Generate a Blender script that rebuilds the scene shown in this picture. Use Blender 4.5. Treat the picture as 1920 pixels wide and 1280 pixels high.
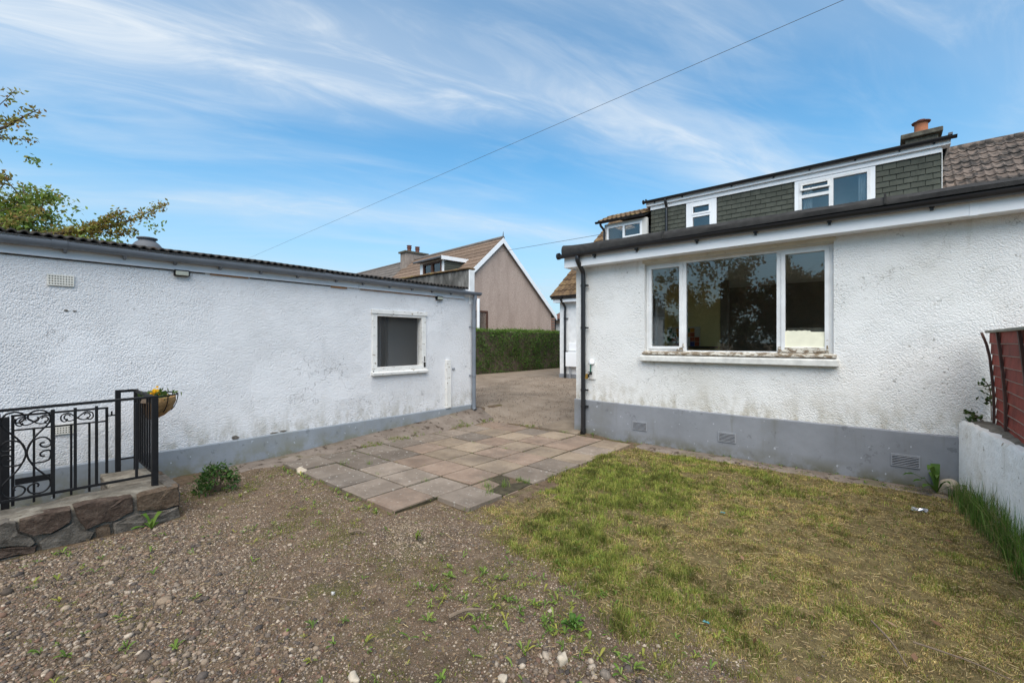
import bpy, math, random
import numpy as np
from mathutils import Vector, Matrix
random.seed(7); RNG = np.random.default_rng(11)
R = math.radians
for o in list(bpy.data.objects): bpy.data.objects.remove(o)
scene = bpy.context.scene
COL = scene.collection

# ---------------------------------------------------------------- camera
cam_d = bpy.data.cameras.new('camera'); cam = bpy.data.objects.new('camera', cam_d); COL.objects.link(cam)
cam_d.sensor_width = 36.0; cam_d.lens = 822 / 1920 * 36.0
cam_d.clip_start = 0.05; cam_d.clip_end = 2000
cam.location = (0, 0, 1.5); cam.rotation_euler = (R(90), 0, R(40.5))
scene.camera = cam

# ---------------------------------------------------------------- sky, sun, exposure
SUN_EL, SUN_AZ = 55, 144            # azimuth measured clockwise from +Y
world = bpy.data.worlds.new('World'); scene.world = world; world.use_nodes = True
wn, wl = world.node_tree.nodes, world.node_tree.links
wn.clear()
w_out = wn.new('ShaderNodeOutputWorld'); w_bg = wn.new('ShaderNodeBackground')
sky = wn.new('ShaderNodeTexSky'); sky.sky_type = 'NISHITA'; sky.sun_disc = False
sky.sun_elevation = R(SUN_EL); sky.sun_rotation = R(SUN_AZ); sky.air_density = 1.0; sky.dust_density = 0.6; sky.ozone_density = 2.0
w_bg.inputs['Strength'].default_value = 0.104
def wnode(t, **k):
    n = wn.new(t)
    for a, b in k.items(): setattr(n, a, b)
    return n
def wmath(op, a, b=None, clamp=False):
    n = wn.new('ShaderNodeMath'); n.operation = op; n.use_clamp = clamp
    for i, v in enumerate((a, b)):
        if v is None: continue
        if isinstance(v, (int, float)): n.inputs[i].default_value = v
        else: wl.new(v, n.inputs[i])
    return n.outputs[0]
tc = wnode('ShaderNodeTexCoord'); sep = wnode('ShaderNodeSeparateXYZ'); wl.new(tc.outputs['Generated'], sep.inputs[0])
zc = wmath('ADD', wmath('MAXIMUM', sep.outputs[2], 0.0), 0.16)
px_ = wmath('DIVIDE', sep.outputs[0], zc); py_ = wmath('DIVIDE', sep.outputs[1], zc)
comb = wnode('ShaderNodeCombineXYZ'); wl.new(px_, comb.inputs[0]); wl.new(py_, comb.inputs[1])
def wnoise(scale, rot, stretch, detail, rough, dist, off):
    mp = wnode('ShaderNodeMapping', vector_type='TEXTURE'); mp.inputs['Rotation'].default_value = (0, 0, R(rot)); mp.inputs['Scale'].default_value = stretch
    mp.inputs['Location'].default_value = off
    wl.new(comb.outputs[0], mp.inputs[0])
    n = wnode('ShaderNodeTexNoise'); n.inputs['Scale'].default_value = scale; n.inputs['Detail'].default_value = detail
    n.inputs['Roughness'].default_value = rough; n.inputs['Distortion'].default_value = dist
    wl.new(mp.outputs[0], n.inputs['Vector']); return n.outputs[0]
def wramp(v, a, b):
    n = wnode('ShaderNodeMapRange'); n.interpolation_type = 'SMOOTHSTEP'
    n.inputs[1].default_value = a; n.inputs[2].default_value = b; wl.new(v, n.inputs[0]); return n.outputs[0]
broad = wramp(wnoise(1.0, 60, (3.2, 1.5, 1), 5, 0.5, 0.25, (0.9, 2.2, 0)), 0.38, 0.72)
wisp = wramp(wnoise(1.0, 58, (1.5, 0.42, 1), 8, 0.58, 0.5, (2.4, 0.7, 0)), 0.46, 0.80)
fine_ = wramp(wnoise(1.0, 66, (0.55, 0.16, 1), 7, 0.6, 0.8, (5.1, 3.3, 0)), 0.40, 0.85)
cl = wmath('ADD', wmath('MULTIPLY', broad, 0.17), wmath('MULTIPLY', wisp, 0.32), True)
qv = wmath('ADD', wmath('MULTIPLY', px_, -0.866), wmath('MULTIPLY', py_, 0.5))          # long cirrus streets run at 60 degrees across the sky
wob = wmath('MULTIPLY', wmath('SUBTRACT', wnoise(1.0, 60, (1.3, 0.6, 1), 4, 0.5, 0.2, (8.2, 1.3, 0)), 0.5), 0.55)
for q0, wq, amp in ((1.29, 0.22, 0.75), (2.22, 0.17, 0.65), (3.3, 0.3, 0.5), (0.58, 0.24, 0.36), (0.0, 0.2, 0.5)):
    u_ = wmath('DIVIDE', wmath('SUBTRACT', wmath('ADD', qv, wob), q0), wq)
    band = wmath('POWER', 2.718, wmath('MULTIPLY', wmath('MULTIPLY', u_, u_), -1.0))
    band = wmath('MULTIPLY', band, wmath('ADD', wmath('MULTIPLY', fine_, 0.6), 0.42))
    cl = wmath('ADD', cl, wmath('MULTIPLY', band, amp), True)
cl = wmath('ADD', cl, wmath('MULTIPLY', wmath('MULTIPLY', fine_, wmath('ADD', broad, 0.25)), 0.22), True)
hz = wramp(sep.outputs[2], 0.46, 0.0)                       # thin high haze thickens towards the horizon
cl = wmath('MULTIPLY', cl, 0.92)
tint = wnode('ShaderNodeMix', data_type='RGBA', blend_type='MULTIPLY'); tint.inputs[0].default_value = 1.0
wl.new(sky.outputs[0], tint.inputs[6]); tint.inputs[7].default_value = (0.42, 1.14, 1.32, 1)
mx = wnode('ShaderNodeMix', data_type='RGBA'); wl.new(cl, mx.inputs[0]); wl.new(tint.outputs[2], mx.inputs[6])
mx.inputs[7].default_value = (5.55, 5.85, 6.05, 1)
mh = wnode('ShaderNodeMix', data_type='RGBA'); wl.new(wmath('MULTIPLY', hz, 0.85), mh.inputs[0]); wl.new(mx.outputs[2], mh.inputs[6]); mh.inputs[7].default_value = (3.6, 4.35, 5.0, 1)
wl.new(mh.outputs[2], w_bg.inputs['Color']); wl.new(w_bg.outputs[0], w_out.inputs['Surface'])

sun_d = bpy.data.lights.new('sun', 'SUN'); sun = bpy.data.objects.new('sun', sun_d); COL.objects.link(sun)
sun_d.energy = 3.4; sun_d.angle = R(70); sun_d.color = (1.0, 0.875, 0.755)
sdir = Vector((math.sin(R(SUN_AZ)) * math.cos(R(SUN_EL)), math.cos(R(SUN_AZ)) * math.cos(R(SUN_EL)), math.sin(R(SUN_EL))))
sun.rotation_euler = sdir.to_track_quat('Z', 'Y').to_euler(); sun.location = (4, -6, 12)
scene.render.engine = 'CYCLES'
scene.view_settings.view_transform = 'Standard'; scene.view_settings.look = 'None'
scene.view_settings.exposure = 0.67; scene.view_settings.gamma = 1.0

# ---------------------------------------------------------------- materials
MATS = {}
def ramp_node(nt, stops):
    n = nt.nodes.new('ShaderNodeValToRGB'); e = n.color_ramp.elements
    while len(e) > 1: e.remove(e[0])
    e[0].position = stops[0][0]; e[0].color = (*stops[0][1], 1)
    for p, c in stops[1:]:
        x = e.new(p); x.color = (*c, 1)
    return n
class MatB:
    def __init__(s, name, rough=0.8, spec=0.3, metallic=0.0):
        s.m = bpy.data.materials.new(name); s.m.use_nodes = True; s.nt = s.m.node_tree; s.n = s.nt.nodes; s.l = s.nt.links
        s.b = s.n['Principled BSDF']; s.b.inputs['Roughness'].default_value = rough
        s.b.inputs['Specular IOR Level'].default_value = spec; s.b.inputs['Metallic'].default_value = metallic
        g = s.n.new('ShaderNodeNewGeometry'); s.pos = g.outputs['Position']; s.sep = None; MATS[name] = s.m
    def xyz(s):
        if not s.sep:
            s.sep = s.n.new('ShaderNodeSeparateXYZ'); s.l.new(s.pos, s.sep.inputs[0])
        return s.sep.outputs
    def noise(s, scale, detail=5, rough=0.55, stretch=None, dist=0.0):
        v = s.pos
        if stretch:
            mp = s.n.new('ShaderNodeMapping'); mp.inputs['Scale'].default_value = stretch; s.l.new(v, mp.inputs[0]); v = mp.outputs[0]
        t = s.n.new('ShaderNodeTexNoise'); t.inputs['Scale'].default_value = scale; t.inputs['Detail'].default_value = detail
        t.inputs['Roughness'].default_value = rough; t.inputs['Distortion'].default_value = dist; s.l.new(v, t.inputs['Vector'])
        return t.outputs[0]
    def voro(s, scale, feature='F1', out='Distance'):
        t = s.n.new('ShaderNodeTexVoronoi'); t.feature = feature; t.inputs['Scale'].default_value = scale; s.l.new(s.pos, t.inputs['Vector'])
        return t.outputs[out]
    def ramp(s, v, stops):
        r = ramp_node(s.nt, stops); s.l.new(v, r.inputs[0]); return r.outputs[0]
    def rng(s, v, a, b, lo=0.0, hi=1.0):
        n = s.n.new('ShaderNodeMapRange'); n.interpolation_type = 'SMOOTHSTEP'
        for i, k in ((1, a), (2, b), (3, lo), (4, hi)): n.inputs[i].default_value = k
        s.l.new(v, n.inputs[0]); return n.outputs[0]
    def math(s, op, a, b=None, clamp=False):
        n = s.n.new('ShaderNodeMath'); n.operation = op; n.use_clamp = clamp
        for i, v in enumerate((a, b)):
            if v is None: continue
            if isinstance(v, (int, float)): n.inputs[i].default_value = v
            else: s.l.new(v, n.inputs[i])
        return n.outputs[0]
    def mix(s, f, a, b, mode='MIX'):
        n = s.n.new('ShaderNodeMix'); n.data_type = 'RGBA'; n.blend_type = mode
        for i, v in ((0, f), (6, a), (7, b)):
            if isinstance(v, (int, float)): n.inputs[i].default_value = v
            elif isinstance(v, tuple): n.inputs[i].default_value = (*v, 1)
            else: s.l.new(v, n.inputs[i])
        return n.outputs[2]
    def attr(s, name, out='Color'):
        a = s.n.new('ShaderNodeAttribute'); a.attribute_name = name; return a.outputs[out]
    def rnd(s):
        return s.n.new('ShaderNodeObjectInfo').outputs['Random']
    def col(s, v):
        if isinstance(v, tuple): s.b.inputs['Base Color'].default_value = (*v, 1)
        else: s.l.new(v, s.b.inputs['Base Color'])
    def bump(s, h, strength=0.5, dist=0.01):
        n = s.n.new('ShaderNodeBump'); n.inputs['Strength'].default_value = strength; n.inputs['Distance'].default_value = dist
        s.l.new(h, n.inputs['Height']); s.l.new(n.outputs[0], s.b.inputs['Normal'])
def simple(name, c, var=0.12, scale=6, rough=0.7, spec=0.3, metallic=0, bump=0, bscale=60, rnd=0.0):
    m = MatB(name, rough, spec, metallic)
    lo = tuple(x * (1 - var) for x in c); hi = tuple(min(1, x * (1 + var)) for x in c)
    k = m.ramp(m.noise(scale), [(0.3, lo), (0.7, hi)])
    if rnd:
        k = m.mix(1.0, k, m.ramp(m.rnd(), [(0, (1 - rnd,) * 3), (1, (1 + rnd,) * 3)]), 'MULTIPLY')
    m.col(k)
    if bump: m.bump(m.noise(bscale, 4), bump, 0.006)
    return m.m

def roughcast(name, white, grime, speck, splash_z, splash_h, splash_c, dirt=0.5):
    m = MatB(name, 0.9, 0.15)
    big = m.noise(0.9, 5, 0.6); med = m.noise(4.5, 5, 0.6); fine = m.noise(70, 4, 0.65)
    c = m.mix(m.math('MULTIPLY', m.rng(big, 0.42, 0.75), dirt), white, grime)
    c = m.mix(m.math('MULTIPLY', m.rng(med, 0.55, 0.80), dirt * 0.8), c, tuple(g * 0.86 for g in grime))
    # black specks where the dash has lost its paint, in loose clusters
    sp = m.math('MULTIPLY', m.rng(m.noise(34, 4, 0.65), 0.60, 0.67), m.rng(m.noise(1.5, 4, 0.6), 0.46, 0.62))
    c = m.mix(m.math('MULTIPLY', sp, 0.75), c, speck)
    z = m.xyz()[2]
    h = m.math('SUBTRACT', 1.0, m.math('DIVIDE', m.math('SUBTRACT', z, splash_z), splash_h), True)
    st = m.math('MULTIPLY', m.math('MULTIPLY', h, h), m.rng(m.noise(7, 6, 0.65, (1, 1, 0.5)), 0.40, 0.66))
    c = m.mix(m.math('MULTIPLY', st, 0.75), c, splash_c)
    pt = m.math('MULTIPLY', m.rng(m.noise(1.25, 2, 0.4, (1, 1, 1.3)), 0.60, 0.615), 0.55)      # repainted patches
    c = m.mix(pt, c, tuple(min(0.82, w * 1.06) for w in white))
    # narrow run-off streaks from the eaves
    sk = m.math('MULTIPLY', m.rng(m.noise(9, 4, 0.6, (1, 1, 0.12)), 0.60, 0.78), m.rng(z, 1.6, 2.75))
    c = m.mix(m.math('MULTIPLY', sk, 0.32), c, splash_c)
    # thrown dash: stones of two sizes, thick in places and worn smooth in others
    hh = m.math('ADD', m.math('MULTIPLY', m.voro(64, 'F1'), -0.9), m.math('MULTIPLY', m.voro(105, 'F1'), -0.8))
    hh = m.math('ADD', hh, m.math('MULTIPLY', m.noise(24, 2, 0.5), 0.4))
    hh = m.math('MULTIPLY', hh, m.rng(m.noise(3.1, 4, 0.6), 0.30, 0.70, 0.45, 1.25))
    # hairline cracks wander over the render
    ck = m.math('ABSOLUTE', m.math('SUBTRACT', m.noise(1.1, 6, 0.62), 0.5))
    ck = m.math('MULTIPLY', m.rng(ck, 0.0035, 0.0), m.rng(m.noise(0.7, 2), 0.50, 0.60))
    hh = m.math('SUBTRACT', hh, ck)
    m.bump(hh, 0.5, 0.017)
    m.col(m.mix(m.math('MULTIPLY', ck, 0.55), c, speck))
    return m.m
roughcast('harl_house', (0.745, 0.738, 0.715), (0.60, 0.580, 0.530), (0.20, 0.185, 0.15), 0.55, 0.60, (0.36, 0.32, 0.235), 0.65)
roughcast('harl_garage', (0.715, 0.715, 0.725), (0.585, 0.588, 0.60), (0.17, 0.16, 0.15), 0.31, 0.55, (0.34, 0.32, 0.26), 0.6)
def pebbledash():
    m = MatB('harl_pink', 0.95, 0.1)
    k = m.ramp(m.noise(26, 5, 0.75), [(0.28, (0.23, 0.17, 0.14)), (0.45, (0.41, 0.312, 0.262)), (0.6, (0.49, 0.385, 0.325)), (0.75, (0.62, 0.52, 0.455))])
    k = m.mix(m.math('MULTIPLY', m.rng(m.noise(2.2, 5, 0.6, (1, 1, 0.3)), 0.45, 0.7), 0.4), k, (0.27, 0.20, 0.165))
    m.col(k); m.bump(m.noise(45, 3), 0.8, 0.02)
pebbledash()
roughcast('wall_white', (0.76, 0.755, 0.735), (0.60, 0.58, 0.53), (0.26, 0.23, 0.20), 0.0, 0.5, (0.36, 0.32, 0.24), 0.8)
def plinth(name, c, moss, z0, hgt):
    m = MatB(name, 0.75, 0.25)
    k = m.ramp(m.noise(3, 6, 0.6), [(0.3, tuple(x * 0.88 for x in c)), (0.7, tuple(x * 1.08 for x in c))])
    z = m.xyz()[2]
    h = m.math('SUBTRACT', 1.0, m.math('DIVIDE', m.math('SUBTRACT', z, z0), hgt), True)
    k = m.mix(m.math('MULTIPLY', h, m.rng(m.noise(3.5, 6, 0.65), 0.35, 0.6)), k, moss)
    k = m.mix(m.math('MULTIPLY', m.rng(m.noise(1.3, 4), 0.52, 0.72), 0.55), k, tuple(0.5 * (a + b) for a, b in zip(c, moss)))
    k = m.mix(m.math('MULTIPLY', m.rng(m.noise(9, 6, 0.7), 0.60, 0.66), 0.6), k, tuple(x * 0.55 for x in c))
    k = m.mix(m.rng(m.noise(16, 3), 0.68, 0.72), k, tuple(x * 1.7 for x in c))
    k = m.mix(m.math('MULTIPLY', m.rng(m.noise(6, 4, 0.6, (1, 1, 0.1)), 0.55, 0.75), 0.4), k, moss)
    m.col(k); m.bump(m.noise(25, 5), 0.25, 0.006); return m.m
plinth('plinth_house', (0.225, 0.235, 0.255), (0.115, 0.11, 0.07), 0.0, 0.17)
plinth('plinth_garage', (0.25, 0.275, 0.305), (0.17, 0.165, 0.10), 0.0, 0.30)
simple('upvc_white', (0.80, 0.81, 0.82), 0.04, 3, 0.45, 0.4)
def flaky(name, white, wood, amt):
    m = MatB(name, 0.65, 0.25)
    f = m.rng(m.noise(14, 6, 0.7, (1, 1, 2.5)), amt, amt + 0.05)
    k = m.ramp(m.noise(6, 5), [(0.35, tuple(x * 0.86 for x in white)), (0.65, white)])
    m.col(m.mix(f, k, wood)); m.bump(m.math('ADD', m.math('MULTIPLY', f, -1.0), m.noise(30, 3)), 0.4, 0.004); return m.m
flaky('paint_white', (0.78, 0.78, 0.77), (0.34, 0.28, 0.21), 0.655)
flaky('paint_flaking', (0.74, 0.73, 0.70), (0.24, 0.19, 0.13), 0.60)
flaky('paint_rotten', (0.62, 0.58, 0.50), (0.20, 0.15, 0.10), 0.46)
flaky('lintel_paint', (0.66, 0.60, 0.48), (0.33, 0.26, 0.17), 0.62)
simple('fascia_grey_white', (0.62, 0.65, 0.69), 0.07, 4, 0.55)
simple('sill_concrete', (0.62, 0.61, 0.57), 0.18, 9, 0.85, bump=0.3)
simple('gutter_grey', (0.165, 0.185, 0.215), 0.12, 5, 0.42, 0.4)
simple('gutter_black', (0.016, 0.016, 0.018), 0.2, 5, 0.32, 0.5)
simple('felt_black', (0.028, 0.027, 0.026), 0.35, 14, 0.8, bump=0.5, bscale=120)
simple('black_iron', (0.010, 0.010, 0.011), 0.25, 20, 0.6, 0.2, bump=0.15, bscale=90)
simple('shade_and_rot', (0.02, 0.018, 0.016), 0.2, 10, 0.9)  # near-black: painted shade in vents and below fascia, plus rotten wood
simple('rot_orange', (0.28, 0.13, 0.05), 0.35, 14, 0.9)
def corr():
    m = MatB('corrugated', 0.85, 0.2)
    k = m.ramp(m.noise(8, 6, 0.65), [(0.3, (0.022, 0.020, 0.018)), (0.6, (0.055, 0.048, 0.042)), (0.75, (0.15, 0.09, 0.05))])
    m.col(k); m.bump(m.noise(60, 4), 0.4, 0.005)
corr()
def stained(name, a, b, c, scale=5, st=(1, 1, 0.35), bump=0.6, bs=35, bd=0.012):
    m = MatB(name, 0.92, 0.15)
    k = m.ramp(m.noise(scale, 7, 0.68, st), [(0.30, a), (0.5, b), (0.70, c)])
    m.col(k); m.bump(m.noise(bs, 7, 0.7), bump, bd); return m.m
stained('parapet_render', (0.035, 0.033, 0.030), (0.115, 0.11, 0.10), (0.27, 0.26, 0.24))
stained('lichen_concrete', (0.085, 0.075, 0.060), (0.155, 0.138, 0.112), (0.26, 0.24, 0.20), 9, (1, 1, 1))
stained('mortar', (0.11, 0.10, 0.085), (0.165, 0.145, 0.122), (0.26, 0.235, 0.20), 16, (1, 1, 1), 1.0, 30, 0.03)
stained('stone_red', (0.045, 0.032, 0.025), (0.085, 0.060, 0.047), (0.15, 0.115, 0.09), 14, (1, 1, 2.2), 1.0, 22, 0.035)
stained('stone_brown', (0.065, 0.046, 0.032), (0.115, 0.082, 0.057), (0.17, 0.13, 0.095), 15, (1, 1, 2.2), 1.0, 22, 0.035)
stained('stone_grey', (0.085, 0.074, 0.062), (0.135, 0.120, 0.102), (0.20, 0.18, 0.155), 13, (1, 1, 1.6), 1.0, 20, 0.04)
stained('chimney_render', (0.20, 0.165, 0.14), (0.27, 0.225, 0.195), (0.34, 0.29, 0.25), 6, (1, 1, 0.6))
stained('cap_concrete', (0.055, 0.05, 0.042), (0.10, 0.095, 0.075), (0.16, 0.15, 0.12), 8, (1, 1, 1))
simple('wire_grey', (0.09, 0.10, 0.11), 0.1, 5, 0.6)
simple('terracotta', (0.33, 0.125, 0.062), 0.2, 7, 0.8, bump=0.2)
simple('pot_dark', (0.14, 0.062, 0.05), 0.2, 7, 0.8)
def tilemat(name, stops, rnd=0.3, scale=4.2):
    m = MatB(name, 0.9, 0.15)
    k = m.ramp(m.noise(scale, 6, 0.7), stops)
    k = m.mix(1.0, k, m.ramp(m.rnd(), [(0, (1 - rnd,) * 3), (0.5, (1, 1, 1)), (1, (1 + rnd,) * 3)]), 'MULTIPLY')
    m.col(k); m.bump(m.noise(50, 4), 0.4, 0.006); return m.m
tilemat('tile_house', [(0.30, (0.042, 0.038, 0.035)), (0.47, (0.066, 0.058, 0.052)), (0.53, (0.145, 0.115, 0.096)), (0.75, (0.20, 0.16, 0.135))], 0.28, 6.5)
tilemat('tile_mossy', [(0.30, (0.06, 0.040, 0.026)), (0.48, (0.12, 0.078, 0.045)), (0.60, (0.17, 0.115, 0.06)), (0.70, (0.21, 0.17, 0.04)), (0.82, (0.30, 0.24, 0.05))], 0.25, 4)
tilemat('tile_brown', [(0.30, (0.115, 0.080, 0.058)), (0.5, (0.175, 0.122, 0.088)), (0.75, (0.23, 0.168, 0.125))], 0.15, 9)
tilemat('tile_grey', [(0.30, (0.10, 0.088, 0.078)), (0.5, (0.14, 0.122, 0.108)), (0.75, (0.19, 0.165, 0.145))], 0.1, 3)
tilemat('tile_red', [(0.30, (0.09, 0.045, 0.035)), (0.7, (0.16, 0.085, 0.065))], 0.1, 3)
tilemat('slate_green', [(0.30, (0.062, 0.067, 0.055)), (0.5, (0.076, 0.081, 0.066)), (0.75, (0.092, 0.096, 0.080))], 0.12, 7)
simple('board_dark', (0.105, 0.108, 0.098), 0.2, 4, 0.8)
simple('frame_brown', (0.085, 0.038, 0.024), 0.2, 5, 0.5)
def slabmat(name, a, b, c, speck):
    m = MatB(name, 0.92, 0.15)
    k = m.ramp(m.noise(4.4, 7, 0.7), [(0.26, a), (0.5, b), (0.74, c)])
    k = m.mix(m.math('MULTIPLY', m.rng(m.noise(1.7, 6, 0.65), 0.42, 0.66), 0.6), k, (0.125, 0.100, 0.080))
    k = m.mix(m.math('MULTIPLY', m.rng(m.noise(60, 3), 0.60, 0.75), 0.35), k, (0.10, 0.09, 0.075))
    k = m.mix(m.math('MULTIPLY', m.rng(m.noise(24, 2), 0.66, 0.70), speck), k, (0.42, 0.40, 0.36))
    k = m.mix(1.0, k, m.ramp(m.rnd(), [(0, (0.82,) * 3), (1, (1.16,) * 3)]), 'MULTIPLY')
    m.col(k); m.bump(m.noise(45, 5, 0.65), 0.5, 0.006)
slabmat('slab_pink', (0.170, 0.120, 0.090), (0.232, 0.170, 0.128), (0.285, 0.215, 0.165), 0.25)
slabmat('slab_buff', (0.180, 0.138, 0.100), (0.250, 0.196, 0.142), (0.30, 0.242, 0.182), 0.2)
slabmat('slab_grey', (0.150, 0.122, 0.098), (0.210, 0.172, 0.138), (0.26, 0.215, 0.175), 0.5)
slabmat('slab_dark', (0.112, 0.094, 0.078), (0.165, 0.139, 0.115), (0.22, 0.188, 0.157), 0.8)
simple('fence_red', (0.27, 0.044, 0.027), 0.32, 7, 0.75, bump=0.4, bscale=40, rnd=0.15)
simple('fence_batten', (0.10, 0.055, 0.042), 0.3, 9, 0.8, bump=0.4)
simple('fence_cap', (0.30, 0.275, 0.22), 0.25, 9, 0.85, bump=0.4)
simple('coir', (0.34, 0.20, 0.085), 0.35, 40, 0.95, bump=0.8, bscale=150)
simple('petal_yellow', (0.80, 0.46, 0.01), 0.15, 30, 0.6)
simple('brass_tap', (0.42, 0.25, 0.06), 0.2, 30, 0.4, 0.5, 0.8)
simple('hose_green', (0.03, 0.13, 0.085), 0.2, 30, 0.5)
simple('vent_cream', (0.66, 0.64, 0.58), 0.08, 12, 0.6)
simple('vent_grey', (0.27, 0.28, 0.30), 0.1, 12, 0.6)
simple('lamp_glass', (0.42, 0.43, 0.36), 0.1, 12, 0.3)
simple('lead_grey', (0.10, 0.105, 0.115), 0.2, 6, 0.6)
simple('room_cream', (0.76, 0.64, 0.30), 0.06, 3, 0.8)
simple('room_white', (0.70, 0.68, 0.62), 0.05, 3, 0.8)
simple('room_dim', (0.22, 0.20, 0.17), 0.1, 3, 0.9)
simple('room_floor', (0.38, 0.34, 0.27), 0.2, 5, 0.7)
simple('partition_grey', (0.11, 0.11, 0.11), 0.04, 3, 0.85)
simple('joint_soil', (0.050, 0.042, 0.024), 0.4, 14, 0.95, bump=0.6)
simple('insulation', (0.80, 0.77, 0.60), 0.08, 8, 0.8)
simple('curtain', (0.62, 0.66, 0.68), 0.08, 8, 0.9)
simple('worktop', (0.045, 0.042, 0.04), 0.2, 8, 0.4)
for nm, c in (('tile_r', (0.42, 0.07, 0.03)), ('tile_o', (0.62, 0.25, 0.03)), ('tile_b', (0.03, 0.05, 0.22)), ('tile_g', (0.03, 0.16, 0.06)), ('tile_w', (0.62, 0.58, 0.48))):
    simple(nm, c, 0.05, 9, 0.25, 0.5)
simple('bark', (0.10, 0.075, 0.055), 0.3, 14, 0.9, bump=0.6, bscale=50)
simple('twig_wood', (0.16, 0.12, 0.085), 0.3, 25, 0.9, bump=0.5)
simple('pale_stone', (0.42, 0.36, 0.28), 0.2, 18, 0.85, bump=0.4)
simple('white_plastic', (0.40, 0.39, 0.37), 0.1, 30, 0.35, 0.5)
simple('foil', (0.60, 0.62, 0.66), 0.3, 60, 0.25, 0.5, 0.9)
simple('teal_plastic', (0.03, 0.15, 0.16), 0.15, 30, 0.4, 0.5)
simple('brick_red', (0.27, 0.13, 0.09), 0.2, 20, 0.85)
simple('pale_render', (0.58, 0.57, 0.54), 0.06, 4, 0.85)
def glass():
    m = bpy.data.materials.new('glass'); m.use_nodes = True; nt = m.node_tree; nt.nodes.clear(); MATS['glass'] = m
    o = nt.nodes.new('ShaderNodeOutputMaterial'); mix = nt.nodes.new('ShaderNodeMixShader')
    t = nt.nodes.new('ShaderNodeBsdfTransparent'); t.inputs[0].default_value = (0.93, 0.94, 0.93, 1)
    g = nt.nodes.new('ShaderNodeBsdfGlossy'); g.inputs['Roughness'].default_value = 0.012
    f = nt.nodes.new('ShaderNodeFresnel'); f.inputs[0].default_value = 1.52
    k = nt.nodes.new('ShaderNodeMath'); k.operation = 'MULTIPLY'; k.inputs[1].default_value = 2.1; k.use_clamp = True
    nt.links.new(f.outputs[0], k.inputs[0]); nt.links.new(k.outputs[0], mix.inputs[0])
    nt.links.new(t.outputs[0], mix.inputs[1]); nt.links.new(g.outputs[0], mix.inputs[2]); nt.links.new(mix.outputs[0], o.inputs[0])
glass()
def dusty():
    m = bpy.data.materials.new('glass_dusty'); m.use_nodes = True; nt = m.node_tree; nt.nodes.clear(); MATS['glass_dusty'] = m
    o = nt.nodes.new('ShaderNodeOutputMaterial'); mix = nt.nodes.new('ShaderNodeMixShader'); mix.inputs[0].default_value = 0.08
    t = nt.nodes.new('ShaderNodeBsdfTransparent'); d = nt.nodes.new('ShaderNodeBsdfDiffuse'); d.inputs[0].default_value = (0.30, 0.30, 0.295, 1)
    nt.links.new(t.outputs[0], mix.inputs[1]); nt.links.new(d.outputs[0], mix.inputs[2]); nt.links.new(mix.outputs[0], o.inputs[0])
dusty()
def leafmat(name, trans=0.35, rough=0.55):
    m = bpy.data.materials.new(name); m.use_nodes = True; nt = m.node_tree; nt.nodes.clear(); MATS[name] = m
    o = nt.nodes.new('ShaderNodeOutputMaterial'); mix = nt.nodes.new('ShaderNodeMixShader'); mix.inputs[0].default_value = trans
    a = nt.nodes.new('ShaderNodeAttribute'); a.attribute_name = 'col'
    d = nt.nodes.new('ShaderNodeBsdfPrincipled'); d.inputs['Roughness'].default_value = rough; d.inputs['Specular IOR Level'].default_value = 0.25
    t = nt.nodes.new('ShaderNodeBsdfTranslucent')
    nt.links.new(a.outputs['Color'], d.inputs['Base Color']); nt.links.new(a.outputs['Color'], t.inputs['Color'])
    nt.links.new(d.outputs[0], mix.inputs[1]); nt.links.new(t.outputs[0], mix.inputs[2]); nt.links.new(mix.outputs[0], o.inputs[0])
leafmat('leaf'); leafmat('straw', 0.15, 0.8)
def pebblemat():
    m = MatB('pebble', 0.8, 0.25)
    m.col(m.mix(1.0, m.attr('col'), m.ramp(m.noise(120, 3), [(0.3, (0.75,) * 3), (0.7, (1.2,) * 3)]), 'MULTIPLY'))
    m.bump(m.noise(150, 3), 0.3, 0.003)
pebblemat()
def groundmat():
    m = MatB('ground', 0.95, 0.1)
    soil = m.ramp(m.noise(9, 9, 0.78), [(0.30, (0.078, 0.052, 0.032)), (0.5, (0.150, 0.105, 0.068)), (0.70, (0.240, 0.178, 0.120))])
    grit = m.math('MULTIPLY', m.rng(m.noise(95, 3, 0.6), 0.58, 0.66), 0.6)
    soil = m.mix(m.math('MULTIPLY', m.rng(m.noise(1.6, 5, 0.6), 0.45, 0.65), 0.55), soil, (0.070, 0.054, 0.038))
    soil = m.mix(m.math('MULTIPLY', m.rng(m.noise(3.3, 7, 0.75), 0.50, 0.64), 0.7), soil, (0.110, 0.105, 0.036))
    soil = m.mix(grit, soil, m.ramp(m.noise(60, 2), [(0.35, (0.09, 0.075, 0.065)), (0.6, (0.26, 0.215, 0.17))]))
    turf = m.ramp(m.noise(11, 7, 0.75), [(0.3, (0.075, 0.055, 0.030)), (0.5, (0.150, 0.118, 0.055)), (0.7, (0.25, 0.20, 0.095))])
    lawn = m.attr('lawn', 'Fac')
    f = m.rng(m.math('ADD', lawn, m.math('MULTIPLY', m.math('SUBTRACT', m.noise(6, 6, 0.7), 0.5), 0.9)), 0.35, 0.65)
    m.col(m.mix(f, soil, turf))
    h = m.math('ADD', m.noise(18, 6, 0.7), m.math('MULTIPLY', m.noise(110, 3), 0.4)); m.bump(h, 1.0, 0.03)
groundmat()
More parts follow.
